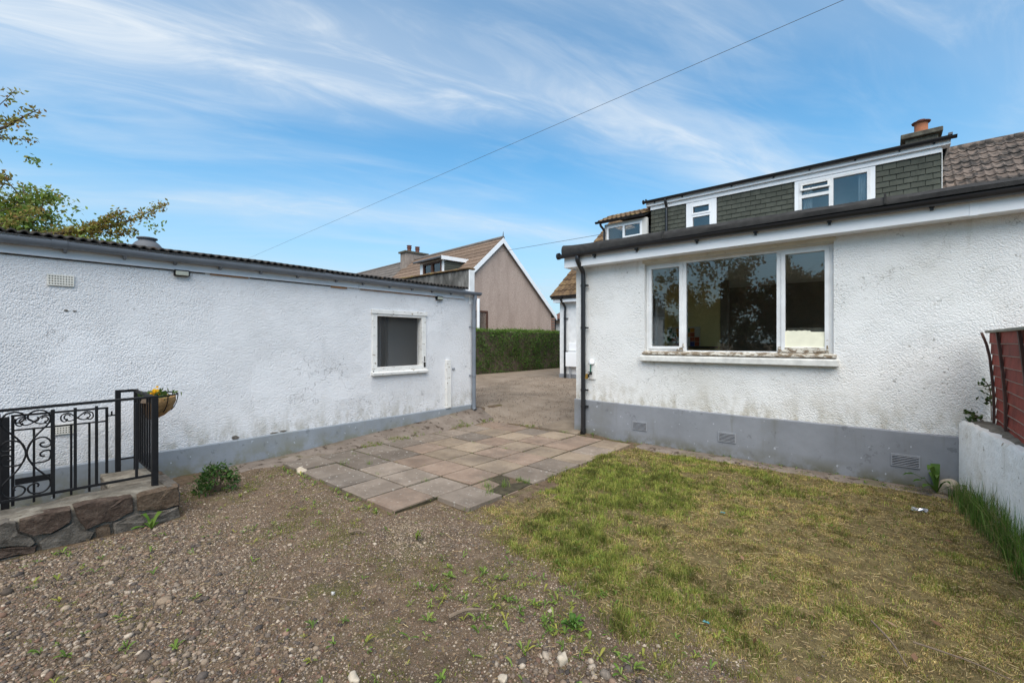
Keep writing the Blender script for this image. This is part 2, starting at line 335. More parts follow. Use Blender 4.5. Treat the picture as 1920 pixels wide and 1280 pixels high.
def drivemat():
    m = MatB('driveway', 0.95, 0.12)
    k = m.ramp(m.noise(2.2, 7, 0.65), [(0.28, (0.150, 0.115, 0.085)), (0.5, (0.215, 0.170, 0.128)), (0.75, (0.28, 0.228, 0.18))])
    k = m.mix(m.math('MULTIPLY', m.rng(m.noise(45, 3), 0.5, 0.7), 0.45), k, (0.30, 0.26, 0.22))
    k = m.mix(m.math('MULTIPLY', m.rng(m.noise(70, 3), 0.56, 0.7), 0.5), k, (0.085, 0.07, 0.058))
    k = m.mix(m.math('MULTIPLY', m.rng(m.noise(0.8, 5), 0.55, 0.7), 0.35), k, (0.10, 0.085, 0.068))
    m.col(k); m.bump(m.noise(70, 4), 0.7, 0.01)
drivemat()
def stripmat():
    m = MatB('path_concrete', 0.95, 0.12)
    k = m.ramp(m.noise(3, 7, 0.65), [(0.3, (0.135, 0.108, 0.088)), (0.55, (0.20, 0.165, 0.138)), (0.75, (0.26, 0.22, 0.185))])
    k = m.mix(m.math('MULTIPLY', m.rng(m.noise(9, 6, 0.7), 0.54, 0.62), 0.85), k, (0.05, 0.036, 0.026))
    k = m.mix(m.math('MULTIPLY', m.rng(m.noise(2.6, 4), 0.56, 0.7), 0.5), k, (0.115, 0.105, 0.045))
    m.col(k); m.bump(m.noise(50, 5), 0.6, 0.01)
stripmat()
def oldwall():
    m = MatB('wall_old', 0.9, 0.15)
    k = m.ramp(m.noise(3, 7, 0.7), [(0.28, (0.52, 0.47, 0.39)), (0.40, (0.75, 0.73, 0.68)), (0.55, (0.84, 0.83, 0.80))])
    k = m.mix(m.rng(m.noise(11, 6, 0.72), 0.63, 0.67), k, (0.30, 0.25, 0.18))
    k = m.mix(m.math('MULTIPLY', m.rng(m.noise(8, 4, 0.6, (1, 1, 0.15)), 0.56, 0.72), 0.5), k, (0.40, 0.35, 0.26))
    m.col(k); m.bump(m.math('ADD', m.noise(14, 6, 0.7), m.math('MULTIPLY', m.noise(60, 3), 0.3)), 0.8, 0.02)
oldwall()

# ---------------------------------------------------------------- geometry helpers
def V3(*a): return Vector(a)
class G:
    def __init__(s): s.v = []; s.f = []
    def quad(s, a, b, c, d):
        n = len(s.v); s.v += [tuple(a), tuple(b), tuple(c), tuple(d)]; s.f.append((n, n + 1, n + 2, n + 3)); return s
    def box(s, x0, x1, y0, y1, z0, z1):
        n = len(s.v)
        s.v += [(x0, y0, z0), (x1, y0, z0), (x1, y1, z0), (x0, y1, z0), (x0, y0, z1), (x1, y0, z1), (x1, y1, z1), (x0, y1, z1)]
        s.f += [tuple(n + i for i in q) for q in ((0, 3, 2, 1), (4, 5, 6, 7), (0, 1, 5, 4), (1, 2, 6, 5), (2, 3, 7, 6), (3, 0, 4, 7))]
        return s
    def hexa(s, p):      # eight corners, bottom ring then top ring
        n = len(s.v); s.v += [tuple(q) for q in p]
        s.f += [tuple(n + i for i in q) for q in ((0, 3, 2, 1), (4, 5, 6, 7), (0, 1, 5, 4), (1, 2, 6, 5), (2, 3, 7, 6), (3, 0, 4, 7))]
        return s
    def tube(s, pts, r, k=8, cap=True):
        pts = [Vector(p) for p in pts]; m = len(pts)
        rs = r if isinstance(r, (list, tuple)) else [r] * m
        n0 = len(s.v); up = None
        for i, p in enumerate(pts):
            t = (pts[min(i + 1, m - 1)] - pts[max(i - 1, 0)])
            t = t.normalized() if t.length > 1e-9 else Vector((0, 0, 1))
            if up is None: up = Vector((0, 0, 1)) if abs(t.z) < 0.9 else Vector((1, 0, 0))
            a = t.cross(up)
            if a.length < 1e-6: a = t.orthogonal()
            a.normalize(); b = t.cross(a).normalized(); up = -b if False else a.cross(t)
            for j in range(k):
                an = 2 * math.pi * j / k
                s.v.append(tuple(p + (a * math.cos(an) + b * math.sin(an)) * rs[i]))
        for i in range(m - 1):
            for j in range(k):
                j2 = (j + 1) % k
                s.f.append((n0 + i * k + j, n0 + i * k + j2, n0 + (i + 1) * k + j2, n0 + (i + 1) * k + j))
        if cap:
            s.f.append(tuple(n0 + j for j in range(k))[::-1]); s.f.append(tuple(n0 + (m - 1) * k + j for j in range(k)))
        return s
    def sweep(s, prof, pts3):   # closed 2-D profile given as list of Vectors per station
        n0 = len(s.v); k = len(prof[0])
        for st in prof: s.v += [tuple(p) for p in st]
        for i in range(len(prof) - 1):
            for j in range(k):
                j2 = (j + 1) % k
                s.f.append((n0 + i * k + j, n0 + i * k + j2, n0 + (i + 1) * k + j2, n0 + (i + 1) * k + j))
        s.f.append(tuple(n0 + j for j in range(k))[::-1]); s.f.append(tuple(n0 + (len(prof) - 1) * k + j for j in range(k)))
        return s
    def lathe(s, c, prof, k=16):
        n0 = len(s.v)
        for r, z in prof:
            for j in range(k):
                a = 2 * math.pi * j / k; s.v.append((c[0] + r * math.cos(a), c[1] + r * math.sin(a), c[2] + z))
        for i in range(len(prof) - 1):
            for j in range(k):
                j2 = (j + 1) % k; s.f.append((n0 + i * k + j, n0 + i * k + j2, n0 + (i + 1) * k + j2, n0 + (i + 1) * k + j))
        s.f.append(tuple(n0 + j for j in range(k))[::-1]); s.f.append(tuple(n0 + (len(prof) - 1) * k + j for j in range(k)))
        return s
    def wall(s, axis, c0, c1, u0, u1, z0, z1, holes=()):
        """slab between c0..c1 across its thickness; axis 'y': runs along x, 'x': runs along y; holes = (u0,u1,z0,z1)"""
        us = sorted({u0, u1, *[h[0] for h in holes], *[h[1] for h in holes]}); zs = sorted({z0, z1, *[h[2] for h in holes], *[h[3] for h in holes]})
        def solid(i, j):
            if not (0 <= i < len(us) - 1 and 0 <= j < len(zs) - 1): return False
            um, zm = (us[i] + us[i + 1]) / 2, (zs[j] + zs[j + 1]) / 2
            return not any(h[0] < um < h[1] and h[2] < zm < h[3] for h in holes)
        def P(c, u, z): return (u, c, z) if axis == 'y' else (c, u, z)
        for i in range(len(us) - 1):
            for j in range(len(zs) - 1):
                if not solid(i, j): continue
                a, b, lo, hi = us[i], us[i + 1], zs[j], zs[j + 1]
                s.quad(P(c0, a, lo), P(c0, b, lo), P(c0, b, hi), P(c0, a, hi)); s.quad(P(c1, a, lo), P(c1, a, hi), P(c1, b, hi), P(c1, b, lo))
                if not solid(i - 1, j): s.quad(P(c0, a, lo), P(c0, a, hi), P(c1, a, hi), P(c1, a, lo))
                if not solid(i + 1, j): s.quad(P(c0, b, lo), P(c1, b, lo), P(c1, b, hi), P(c0, b, hi))
                if not solid(i, j - 1): s.quad(P(c0, a, lo), P(c1, a, lo), P(c1, b, lo), P(c0, b, lo))
                if not solid(i, j + 1): s.quad(P(c0, a, hi), P(c0, b, hi), P(c1, b, hi), P(c1, a, hi))
        return s
    def xf(s, M): s.v = [tuple(M @ Vector(p)) for p in s.v]; return s
    def mesh(s, name, mat, smooth=False):
        me = bpy.data.meshes.new(name); me.from_pydata(s.v, [], s.f); me.update()
        import bmesh
        bm = bmesh.new(); bm.from_mesh(me); bmesh.ops.remove_doubles(bm, verts=bm.verts, dist=1e-5)
        bmesh.ops.recalc_face_normals(bm, faces=bm.faces); bm.to_mesh(me); bm.free()
        if smooth:
            for p in me.polygons: p.use_smooth = True
            try: me.set_sharp_from_angle(angle=R(40))
            except Exception: pass
        me.materials.append(MATS[mat]); return me
    def build(s, name, mat, parent=None, smooth=False, bevel=0.0):
        o = link(name, s.mesh(name, mat, smooth), parent)
        if bevel:
            md = o.modifiers.new('bevel', 'BEVEL'); md.width = bevel; md.segments = 2; md.limit_method = 'ANGLE'
        return o
def setpar(o, parent):
    o.parent = parent
    m = Matrix.Identity(4); p = parent
    while p is not None:
        m = p.matrix_basis.copy() @ m if p.parent is None else p.matrix_parent_inverse @ p.matrix_basis @ m
        p = p.parent
    o.matrix_parent_inverse = m.inverted()
def link(name, me, parent=None):
    o = bpy.data.objects.new(name, me); COL.objects.link(o)
    if parent is not None: setpar(o, parent)
    return o
def tag(o, label=None, cat=None, group=None, kind=None):
    if label: o['label'] = label
    if cat: o['category'] = cat
    if group: o['group'] = group
    if kind: o['kind'] = kind
    return o
def thing(name, label, cat, loc=(0, 0, 0), group=None):
    o = bpy.data.objects.new(name, None); COL.objects.link(o); o.location = loc; o.empty_display_size = 0.2
    return tag(o, label, cat, group)
def np_mesh(name, V, tris=None, quads=None, col=None, mat=None, smooth=False):
    me = bpy.data.meshes.new(name); V = np.asarray(V, np.float32)
    me.vertices.add(len(V)); me.vertices.foreach_set('co', V.ravel())
    parts, starts, s0 = [], [], 0
    for f, k in ((quads, 4), (tris, 3)):
        if f is None or len(f) == 0: continue
        f = np.asarray(f, np.int32); parts.append(f.ravel()); starts.append(s0 + np.arange(len(f), dtype=np.int32) * k); s0 += f.size
    loops = np.concatenate(parts); st = np.concatenate(starts)
    me.loops.add(len(loops)); me.loops.foreach_set('vertex_index', loops)
    me.polygons.add(len(st)); me.polygons.foreach_set('loop_start', st)
    if smooth: me.polygons.foreach_set('use_smooth', np.ones(len(st), bool))
    me.update(calc_edges=True); me.validate()
    if col is not None:
        a = me.color_attributes.new('col', 'FLOAT_COLOR', 'POINT')
        c = np.ones((len(V), 4), np.float32); c[:, :3] = col; a.data.foreach_set('color', c.ravel())
    if mat: me.materials.append(MATS[mat])
    return me
def catmull(pts, n=6, closed=False):
    pts = [Vector(p) for p in pts]; out = []
    for i in range(len(pts) - 1):
        p0, p1, p2, p3 = pts[max(i - 1, 0)], pts[i], pts[i + 1], pts[min(i + 2, len(pts) - 1)]
        for k in range(n):
            t = k / n
            out.append(0.5 * ((2 * p1) + (p2 - p0) * t + (2 * p0 - 5 * p1 + 4 * p2 - p3) * t * t + (3 * p1 - p0 - 3 * p2 + p3) * t ** 3))
    out.append(pts[-1]); return out
# value noise on numpy arrays
_T = np.random.default_rng(5).random((256, 256))
def vnoise(x, y):
    xi, yi = np.floor(x).astype(int), np.floor(y).astype(int); fx, fy = x - xi, y - yi
    fx = fx * fx * (3 - 2 * fx); fy = fy * fy * (3 - 2 * fy)
    a, b = _T[xi & 255, yi & 255], _T[(xi + 1) & 255, yi & 255]; c, d = _T[xi & 255, (yi + 1) & 255], _T[(xi + 1) & 255, (yi + 1) & 255]
    return (a * (1 - fx) + b * fx) * (1 - fy) + (c * (1 - fx) + d * fx) * fy
def fbm(x, y, s, o=4):
    t, a, n = 0, 0.5, 0
    for i in range(o):
        t = t + a * vnoise(x * s + 17.3 * i, y * s + 9.1 * i); n += a; a *= 0.5; s *= 2.03
    return t / n
def sstep(a, b, x):
    t = np.clip((x - a) / (b - a), 0, 1); return t * t * (3 - 2 * t)

# ================================================================ GROUND
def gz(x, y):
    x = np.asarray(x, float); y = np.asarray(y, float)
    strip = np.clip((-5.52 - x) / 0.46, 0, 1) * np.clip((y - 2.3) / 3.5, 0, 1) * 0.22
    drive = np.clip((y - 5.95) / 4.4, 0, 1) * 0.38 * np.clip((-3.3 - x) / 0.5, 0, 1)
    return np.maximum(strip, drive)
LAWN = np.array([(-2.80, 6.3), (-2.80, 4.6), (-2.72, 3.9), (-2.56, 3.15), (-2.48, 2.68), (-2.2, 2.36), (-1.8, 2.30), (-1.46, 2.34), (-0.84, 2.34), (-0.5, 2.20), (0.1, 1.95), (1.4, 1.2), (1.4, 6.3)])
def lawn_sd(x, y):      # positive inside the grass
    d = np.full(np.shape(x), 1e9); ins = np.zeros(np.shape(x), bool); n = len(LAWN)
    for i in range(n):
        a, b = LAWN[i], LAWN[(i + 1) % n]; e = b - a
        t = np.clip(((x - a[0]) * e[0] + (y - a[1]) * e[1]) / (e @ e), 0, 1)
        d = np.minimum(d, np.hypot(x - a[0] - t * e[0], y - a[1] - t * e[1]))
        c = ((a[1] > y) != (b[1] > y)) & (x < (b[0] - a[0]) * (y - a[1]) / (b[1] - a[1] + 1e-12) + a[0]); ins ^= c
    return np.where(ins, d, -d)
def lawn_mask(x, y):
    return sstep(-0.16, 0.16, lawn_sd(x, y) + (fbm(x, y, 2.2) - 0.5) * 0.8 + (fbm(x, y, 9.0, 2) - 0.5) * 0.5)
def axis(lo, hi, step, far):
    a = np.arange(lo, hi + 1e-6, step); k = np.array([0.5, 1.5, 4, 10, 25, 60, 130, 260, 400])
    k = k[k < far]
    return np.concatenate([lo - k[::-1], a, hi + k])
gx, gy = axis(-10.5, 2.0, 0.07, 500), axis(-0.5, 12.0, 0.07, 500)
XX, YY = np.meshgrid(gx, gy, indexing='ij')
ZZ = gz(XX, YY) + ((fbm(XX, YY, 1.7) - 0.5) * 0.05 + (fbm(XX, YY, 5.0, 2) - 0.5) * 0.022) * (np.abs(XX + 4) < 7) * (np.abs(YY - 5) < 8) - 0.012
ii = np.arange(XX.size).reshape(XX.shape)
Q = np.stack([ii[:-1, :-1], ii[1:, :-1], ii[1:, 1:], ii[:-1, 1:]], -1).reshape(-1, 4)
me = np_mesh('ground', np.stack([XX, YY, ZZ], -1).reshape(-1, 3), quads=Q, mat='ground', smooth=True)
at = me.attributes.new('lawn', 'FLOAT', 'POINT'); at.data.foreach_set('value', lawn_mask(XX, YY).ravel().astype(np.float32))
ground = tag(link('ground', me), 'brown garden soil with grass and grit spreading past the houses', kind='structure')

def sheet(name, x0, x1, y0, y1, step, lift, mat, label, edge=0.0):
    nx, ny = max(2, int((x1 - x0) / step) + 1), max(2, int((y1 - y0) / step) + 1)
    X, Y = np.meshgrid(np.linspace(x0, x1, nx), np.linspace(y0, y1, ny), indexing='ij')
    if edge:
        t = (Y - y0) / (y1 - y0); s = (X - x0) / (x1 - x0)
        Y = Y + (1 - t) ** 8 * (fbm(X, Y * 0, 2.1) - 0.5) * edge; X = X + s ** 20 * (fbm(X * 0, Y, 2.3) - 0.5) * edge * 0.4
    Z = gz(X, Y) + lift + (fbm(X, Y, 1.1) - 0.5) * 0.015
    Z[0] -= .05; Z[-1] -= .05; Z[:, 0] -= .05; Z[:, -1] -= .05
    i = np.arange(X.size).reshape(X.shape); q = np.stack([i[:-1, :-1], i[1:, :-1], i[1:, 1:], i[:-1, 1:]], -1).reshape(-1, 4)
    return tag(link(name, np_mesh(name, np.stack([X, Y, Z], -1).reshape(-1, 3), quads=q, mat=mat, smooth=True)), label, kind='structure')
sheet('driveway', -10.6, -3.60, 5.93, 45, 0.25, 0.016, 'driveway', 'worn brown tarmac drive between the garage and the house', 0.25)
sheet('concrete_path', -6.05, -5.56, 1.75, 6.12, 0.08, 0.014, 'path_concrete', 'grimy concrete strip along the foot of the garage wall', 0.5)
# a pale concrete pad at the corner of the house
pad = G(); pad.hexa([(-4.55, 6.02, -0.03), (-3.75, 5.98, -0.03), (-3.78, 7.3, 0.05), (-4.25, 7.5, 0.05), (-4.55, 6.02, 0.045), (-3.75, 5.98, 0.035), (-3.78, 7.3, 0.155), (-4.25, 7.5, 0.165)])
tag(pad.build('concrete_pad', 'slab_buff', bevel=0.01), 'pale concrete pad beside the drainpipe at the house corner', kind='structure')
# strip of old concrete under the house wall, half covered by soil
sheet('house_path', -2.78, 0.5, 5.86, 6.21, 0.06, 0.006, 'path_concrete', 'mossy concrete edging along the foot of the house wall', 0.16)

# paving slabs
patio = G(); patio.box(-5.61, -3.28, 2.26, 5.95, -0.06, 0.007); patio.box(-3.28, -2.83, 2.74, 5.95, -0.06, 0.006)
patio = tag(patio.build('patio', 'joint_soil'), 'square slab patio between the garage and the lawn', kind='structure')
ST = 0.465; PX0, PY0 = -5.132, 3.632
buff = {(1, 0), (2, 0), (1, 1), (0, 1), (2, 2), (3, 0), (3, 2), (0, 3), (4, 2), (1, 3), (2, 4), (4, 4)}
grey = {(3, -2), (2, -2), (1, -2), (0, -1), (4, -2), (4, 1), (0, 2), (1, 4), (4, 0), (4, 3), (2, -3), (0, -2)}
slab_mesh = []
for v in range(5):
    g = G(); w = ST / 2 - 0.013; rr = np.random.default_rng(v)
    j = lambda: rr.uniform(-0.005, 0.005)
    g.hexa([(-w + j(), -w + j(), -0.05), (w + j(), -w + j(), -0.05), (w + j(), w + j(), -0.05), (-w + j(), w + j(), -0.05),
            (-w + j(), -w + j(), 0), (w + j(), -w + j(), 0), (w + j(), w + j(), 0), (-w + j(), w + j(), 0)])
    slab_mesh.append(g)
_sm = {}
for jx in range(-1, 5):
    for k in range(-3, 5):
        if (jx, k) in ((4, -3), (4, -1)): continue
        if jx == -1: mt = 'slab_dark' if k < 1 else random.choice(['slab_grey', 'slab_pink'])
        elif (jx, k) in ((3, -3),): mt = 'slab_pink'
        elif (jx, k) in buff: mt = 'slab_buff'
        elif (jx, k) in grey: mt = 'slab_grey' if jx > 0 else 'slab_dark'
        elif k == -3: mt = 'slab_dark' if jx < 2 else 'slab_grey'
        else: mt = 'slab_pink'
        key = (random.randrange(5), mt)
        if key not in _sm: _sm[key] = slab_mesh[key[0]].mesh('slab', mt)
        s = link('slab', _sm[key]); low = 0.005 if (jx, k) in ((0, -3), (-1, -2), (-1, -1), (0, -1)) else 0
        s.location = (PX0 + ST * (jx + 0.5), PY0 + ST * (k + 0.5), 0.018 + random.uniform(-0.004, 0.005) - low)
        s.rotation_euler = (random.uniform(-0.012, 0.012), random.uniform(-0.012, 0.012), random.uniform(-0.012, 0.012) + random.choice((0, 1, 2, 3)) * math.pi / 2)
        md = s.modifiers.new('bevel', 'BEVEL'); md.width = 0.006; md.segments = 2
        setpar(s, patio)
# the broken slab: four pieces with gaps
g = G()
cx, cy = PX0 + ST * 4.5, PY0 + ST * -0.5
for (a, b, c, d) in (((-.22, -.22), (.02, -.22), (-.03, .0), (-.22, .03)), ((.06, -.2), (.22, -.22), (.22, .02), (.03, -.01)), ((-.21, .07), (-.04, .05), (-.02, .22), (-.22, .22)), ((.03, .04), (.21, .08), (.22, .22), (.02, .21))):
    z = random.uniform(0.0, 0.014)
    g.hexa([(cx + p[0], cy + p[1], -0.03) for p in (a, b, c, d)] + [(cx + p[0], cy + p[1], z) for p in (a, b, c, d)])
g.build('broken_slab', 'slab_pink', patio, bevel=0.006)

# ================================================================ GARAGE
garage = thing('garage', 'long white roughcast garage with grey gutter, single window and rusty corrugated roof', 'garage', (-7.6, 1.5, 0))
GX, GB, GY0, GY1 = -6.0, -9.2, -2.7, 5.90
g = G(); g.wall('x', GX, GX - 0.2, GY0, GY1, 0.31, 2.48, [(3.74, 4.72, 1.03, 1.96)])
g.wall('y', GY1 - 0.2, GY1, GB, GX - 0.2, -0.1, 2.48); g.wall('x', GB, GB + 0.2, GY0, GY1 - 0.2, -0.1, 2.9); g.wall('y', GY0, GY0 + 0.2, GB + 0.2, GX - 0.2, -0.1, 2.48)
g.build('wall', 'harl_garage', garage)
def wavy_plinth(name, mat, parent, a0, a1, back, front, z0, z1, axis):      # hand-painted band: its top line wavers
    st = []; n = int((a1 - a0) / .05)
    for k in range(n + 1):
        a = a0 + (a1 - a0) * k / n; w = float(fbm(np.array(a), np.array(z1 * 7), 2.5) - .5); zt = z1 + w * .016; f = front + (.004 if front > back else -.004) * w
        P = [(back, z0), (f, z0), (f, zt - .012), (f - (.012 if front > back else -.012), zt), (back, zt)]
        st.append([Vector((p, a, z)) if axis == 'x' else Vector((a, p, z)) for p, z in P])
    return G().sweep(st, None).build(name, mat, parent, True)
wavy_plinth('plinth', 'plinth_garage', garage, GY0, GY1, GX - .2, GX + .025, -.12, .312, 'x')
# parapet at the drive end, dark inside, white outside edge
g = G(); g.box(-9.0, GX - 0.005, GY1 - 0.13, GY1 - 0.02, 2.48, 2.86); g.build('parapet', 'parapet_render', garage, bevel=0.015)
g = G()
for k in range(12):
    x0 = -9.02 + k * 0.2535; g.box(x0, x0 + 0.247, GY1 - 0.17, GY1 + 0.03, 2.862 + random.uniform(0, .008), 2.90 + random.uniform(-.006, .008))
g.build('parapet_coping', 'tile_mossy', garage, bevel=0.012)
g = G(); g.box(GX - 0.03, GX + 0.012, GY1 - 0.125, GY1 + 0.012, 2.20, 2.855); g.build('corner_pier', 'paint_white', garage, bevel=0.008)
# fascia
g = G(); g.box(GX - 0.02, GX + 0.035, GY0, 3.475, 2.29, 2.44); g.box(GX - 0.02, GX + 0.035, 3.48, GY1 - 0.27, 2.288, 2.44)
g.build('fascia', 'fascia_grey_white', garage, bevel=0.004)
for y0, y1, z0, z1 in ((1.6, 2.0, 2.277, 2.289), (3.06, 3.30, 2.268, 2.288), (3.52, 4.95, 2.277, 2.2875)): G().box(GX, GX + .021, y0, y1, z0, z1).build('rotten_batten', 'rot_orange', garage)
g = G(); g.box(GX, GX + 0.012, GY0, 1.55, 2.280, 2.2885); g.box(GX, GX + 0.011, 2.02, 3.05, 2.280, 2.2885); g.build('painted_shadow', 'shade_and_rot', garage)  # solid near-black strips, shade below the fascia put in as colour
# corrugated roof sheet rising away from the gutter
PIT = 0.076; ny = int((5.66 - GY0) / PIT * 8); ys = np.linspace(GY0 - 0.05, 5.66, ny)
xs = np.array([-5.90, -5.93, -6.4, -7.4, -8.4, -9.30])
Xc, Yc = np.meshgrid(xs, ys, indexing='ij')
Zc = 2.475 + (-5.9 - Xc) * 0.155 + 0.013 * np.cos(Yc / PIT * 2 * np.pi) + (fbm(Yc * 0 + 3, Yc, 0.9) - 0.5) * 0.03
i = np.arange(Xc.size).reshape(Xc.shape); q = np.stack([i[:-1, :-1], i[1:, :-1], i[1:, 1:], i[:-1, 1:]], -1).reshape(-1, 4)
ro = link('corrugated_roof', np_mesh('corrugated_roof', np.stack([Xc, Yc, Zc], -1).reshape(-1, 3), quads=q, mat='corrugated', smooth=True), garage)
md = ro.modifiers.new('thick', 'SOLIDIFY'); md.thickness = 0.016
# lead-capped roof vent
g = G(); g.lathe((-7.0, 1.2, 2.60), [(0.17, 0), (0.165, 0.06), (0.12, 0.12), (0.085, 0.15), (0.085, 0.165), (0.105, 0.17), (0.105, 0.185), (0.02, 0.195)], 14)
g.build('roof_vent', 'lead_grey', garage, True)
# half-round gutter
def gutter(name, mat, parent, p0, p1, r, side, sag=0.0, n=14, joints=()):
    p0, p1 = Vector(p0), Vector(p1); t = (p1 - p0).normalized(); s = Vector(side).normalized(); g = G(); st = []
    for k in range(n + 1):
        p = p0.lerp(p1, k / n) + Vector((0, 0, sag * math.sin(k * 1.9)))
        ring = [p + s * (r * math.cos(a)) + Vector((0, 0, -r * math.sin(a))) for a in np.linspace(0, math.pi, 11)]
        ring += [p + s * ((r - .005) * math.cos(a)) + Vector((0, 0, -(r - .005) * math.sin(a))) for a in np.linspace(math.pi, 0, 11)]
        st.append(ring)
    g.sweep(st, None)
    o = g.build(name, mat, parent, True)
    for f in joints:
        gg = G(); p = p0.lerp(p1, f); st = []
        for d in (-0.05, 0.05):
            st.append([p + t * d + s * ((r + .006) * math.cos(a)) + Vector((0, 0, .004 - (r + .006) * math.sin(a))) for a in np.linspace(-0.05, math.pi + .05, 12)]
                      + [p + t * d + s * ((r + .0005) * math.cos(a)) + Vector((0, 0, .004 - (r + .0005) * math.sin(a))) for a in np.linspace(math.pi + .05, -0.05, 12)])
        gg.sweep(st, None); gg.build('gutter_joint', mat, o, True)
    return o
gu = gutter('gutter', 'gutter_grey', garage, (-5.905, GY0, 2.435), (-5.905, 5.97, 2.425), 0.062, (1, 0, 0), 0.003, 20, [(y - GY0) / 8.67 for y in (0.37, 2.95, 4.85)])
for y in (0.41, 0.84, 1.26, 1.69, 2.13, 2.58, 3.12, 3.54, 4.0, 4.43, 4.85, 5.28):
    G().hexa([(GX + .03, y - .012, 2.34), (GX + .05, y - .012, 2.34), (GX + .05, y + .012, 2.34), (GX + .03, y + .012, 2.34),
              (GX + .03, y - .015, 2.40), (GX + .12, y - .015, 2.385), (GX + .12, y + .015, 2.385), (GX + .03, y + .015, 2.40)]).build('gutter_bracket', 'gutter_grey', gu)
dp = G(); dp.tube(catmull([(-5.905, 5.84, 2.40), (-5.905, 5.84, 2.30), (-5.925, 5.84, 2.22), (-5.935, 5.84, 2.1)], 4) + [Vector((-5.935, 5.84, 0.30))], 0.037, 12)
dp = dp.build('downpipe', 'gutter_grey', garage, True)
G().tube([(-5.935, 5.84, 0.32), (-5.935, 5.84, 0.24), (-5.90, 5.84, 0.215)], 0.042, 12).build('pipe_shoe', 'gutter_grey', dp, True)
for z in (1.78, 0.86):
    G().tube([(-5.935, 5.84, z - .02), (-5.935, 5.84, z + .02)], 0.043, 12).box(GX - 0.01, -5.95, 5.77, 5.79, z - .01, z + .01).build('pipe_clip', 'gutter_grey', dp)
G().tube([(-5.935, 5.84, 1.80), (-5.935, 5.84, 1.92)], 0.044, 12).build('pipe_socket', 'gutter_grey', dp, True)
# garage window
g = G(); g.wall('x', GX + 0.02, GX - 0.09, 3.715, 4.745, 1.035, 1.985, [(3.80, 4.655, 1.10, 1.895)])
gwin = g.build('window', 'paint_flaking', garage, bevel=0.004)
g = G(); g.box(GX - .02, GX + 0.035, 3.70, 4.76, 1.93, 1.995); g.build('head_board', 'paint_flaking', gwin, bevel=0.004)
g = G(); g.hexa([(GX - .05, 3.70, 0.985), (GX + 0.06, 3.70, 0.975), (GX + 0.06, 4.76, 0.975), (GX - .05, 4.76, 0.985), (GX - .05, 3.70, 1.06), (GX + 0.065, 3.70, 1.015), (GX + 0.065, 4.76, 1.015), (GX - .05, 4.76, 1.06)])
g.build('window_sill', 'paint_flaking', gwin, bevel=0.004)
for y0, y1, z0, z1 in ((4.69, 4.735, 1.06, 1.15), (4.70, 4.725, 1.155, 1.25), (3.72, 3.745, 1.02, 1.05)): G().box(GX + .01, GX + .0225, y0, y1, z0, z1).build('rotten_patch', 'shade_and_rot', gwin, bevel=0.01)
G().box(GX - 0.055, GX - 0.050, 3.79, 4.665, 1.09, 1.905).build('pane', 'glass_dusty', gwin)
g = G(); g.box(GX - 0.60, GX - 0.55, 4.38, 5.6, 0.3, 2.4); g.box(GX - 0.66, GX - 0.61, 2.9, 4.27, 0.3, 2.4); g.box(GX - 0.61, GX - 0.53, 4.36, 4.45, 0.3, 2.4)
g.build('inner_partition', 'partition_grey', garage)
# air vents: plates with rows of square holes built as a lattice
def vent_plate(parent, y0, y1, z0, z1, nx, nz, mat='vent_cream'):
    G().box(GX - 0.03, GX + 0.004, y0 + .004, y1 - .004, z0 + .004, z1 - .004).build('vent_shade', 'shade_and_rot', parent)  # near-black plate paints the shade behind the grille holes
    holes = []
    dy, dz = (y1 - y0 - 0.012) / nx, (z1 - z0 - 0.012) / nz
    for a in range(nx):
        for b in range(nz):
            c, d = y0 + .006 + dy * (a + .5), z0 + .006 + dz * (b + .5); holes.append((round(c - dy * .25, 5), round(c + dy * .25, 5), round(d - dz * .25, 5), round(d + dz * .25, 5)))
    gg = G(); gg.wall('x', GX + 0.018, GX + 0.006, y0, y1, z0, z1, holes); return gg.build('vent_grille', mat, parent)
vent_plate(garage, 0.295, 0.475, 2.03, 2.135, 9, 4); vent_plate(garage, 0.33, 0.475, 0.615, 0.71, 7, 4)
# bulkhead lights
for k, y in enumerate((1.325, 5.03)):
    a = G().box(GX, GX + 0.05, y - .072, y + .072, 2.225, 2.295).build('bulkhead_lamp', 'black_iron', garage, bevel=0.012)
    G().box(GX + .045, GX + 0.062, y - .06, y + .06, 2.232, 2.280).build('lens', 'lamp_glass', a, bevel=0.01)
# boxed pipe and a small socket
G().box(GX, GX + 0.05, 5.18, 5.285, 0.31, 1.17).build('pipe_boxing', 'paint_flaking', garage, bevel=0.005)
G().box(GX, GX + 0.02, 5.345, 5.405, 0.985, 1.02).build('cable_plate', 'vent_grey', garage, bevel=0.003)
# patches where the render has fallen off
for (y, z, a, b) in ((1.86, .335, .05, .03), (2.30, .325, .06, .012), (2.42, .33, .05, .012), (0.42, 1.80, .02, .012), (0.48, 1.795, .018, .008)):
    g = G(); n0 = 0; k = 9
    g.v += [(GX + 0.006, y + a * math.cos(t) * random.uniform(.6, 1.1), z + b * math.sin(t) * random.uniform(.6, 1.1)) for t in np.linspace(0, 2 * math.pi, k, endpoint=False)]
    g.v += [(GX - 0.004, p[1], p[2]) for p in g.v[n0:n0 + k]]
    g.f.append(tuple(range(n0, n0 + k)))
    g.f += [(n0 + q_, n0 + (q_ + 1) % k, n0 + k + (q_ + 1) % k, n0 + k + q_) for q_ in range(k)]
    g.build('bare_patch', 'mortar', garage)

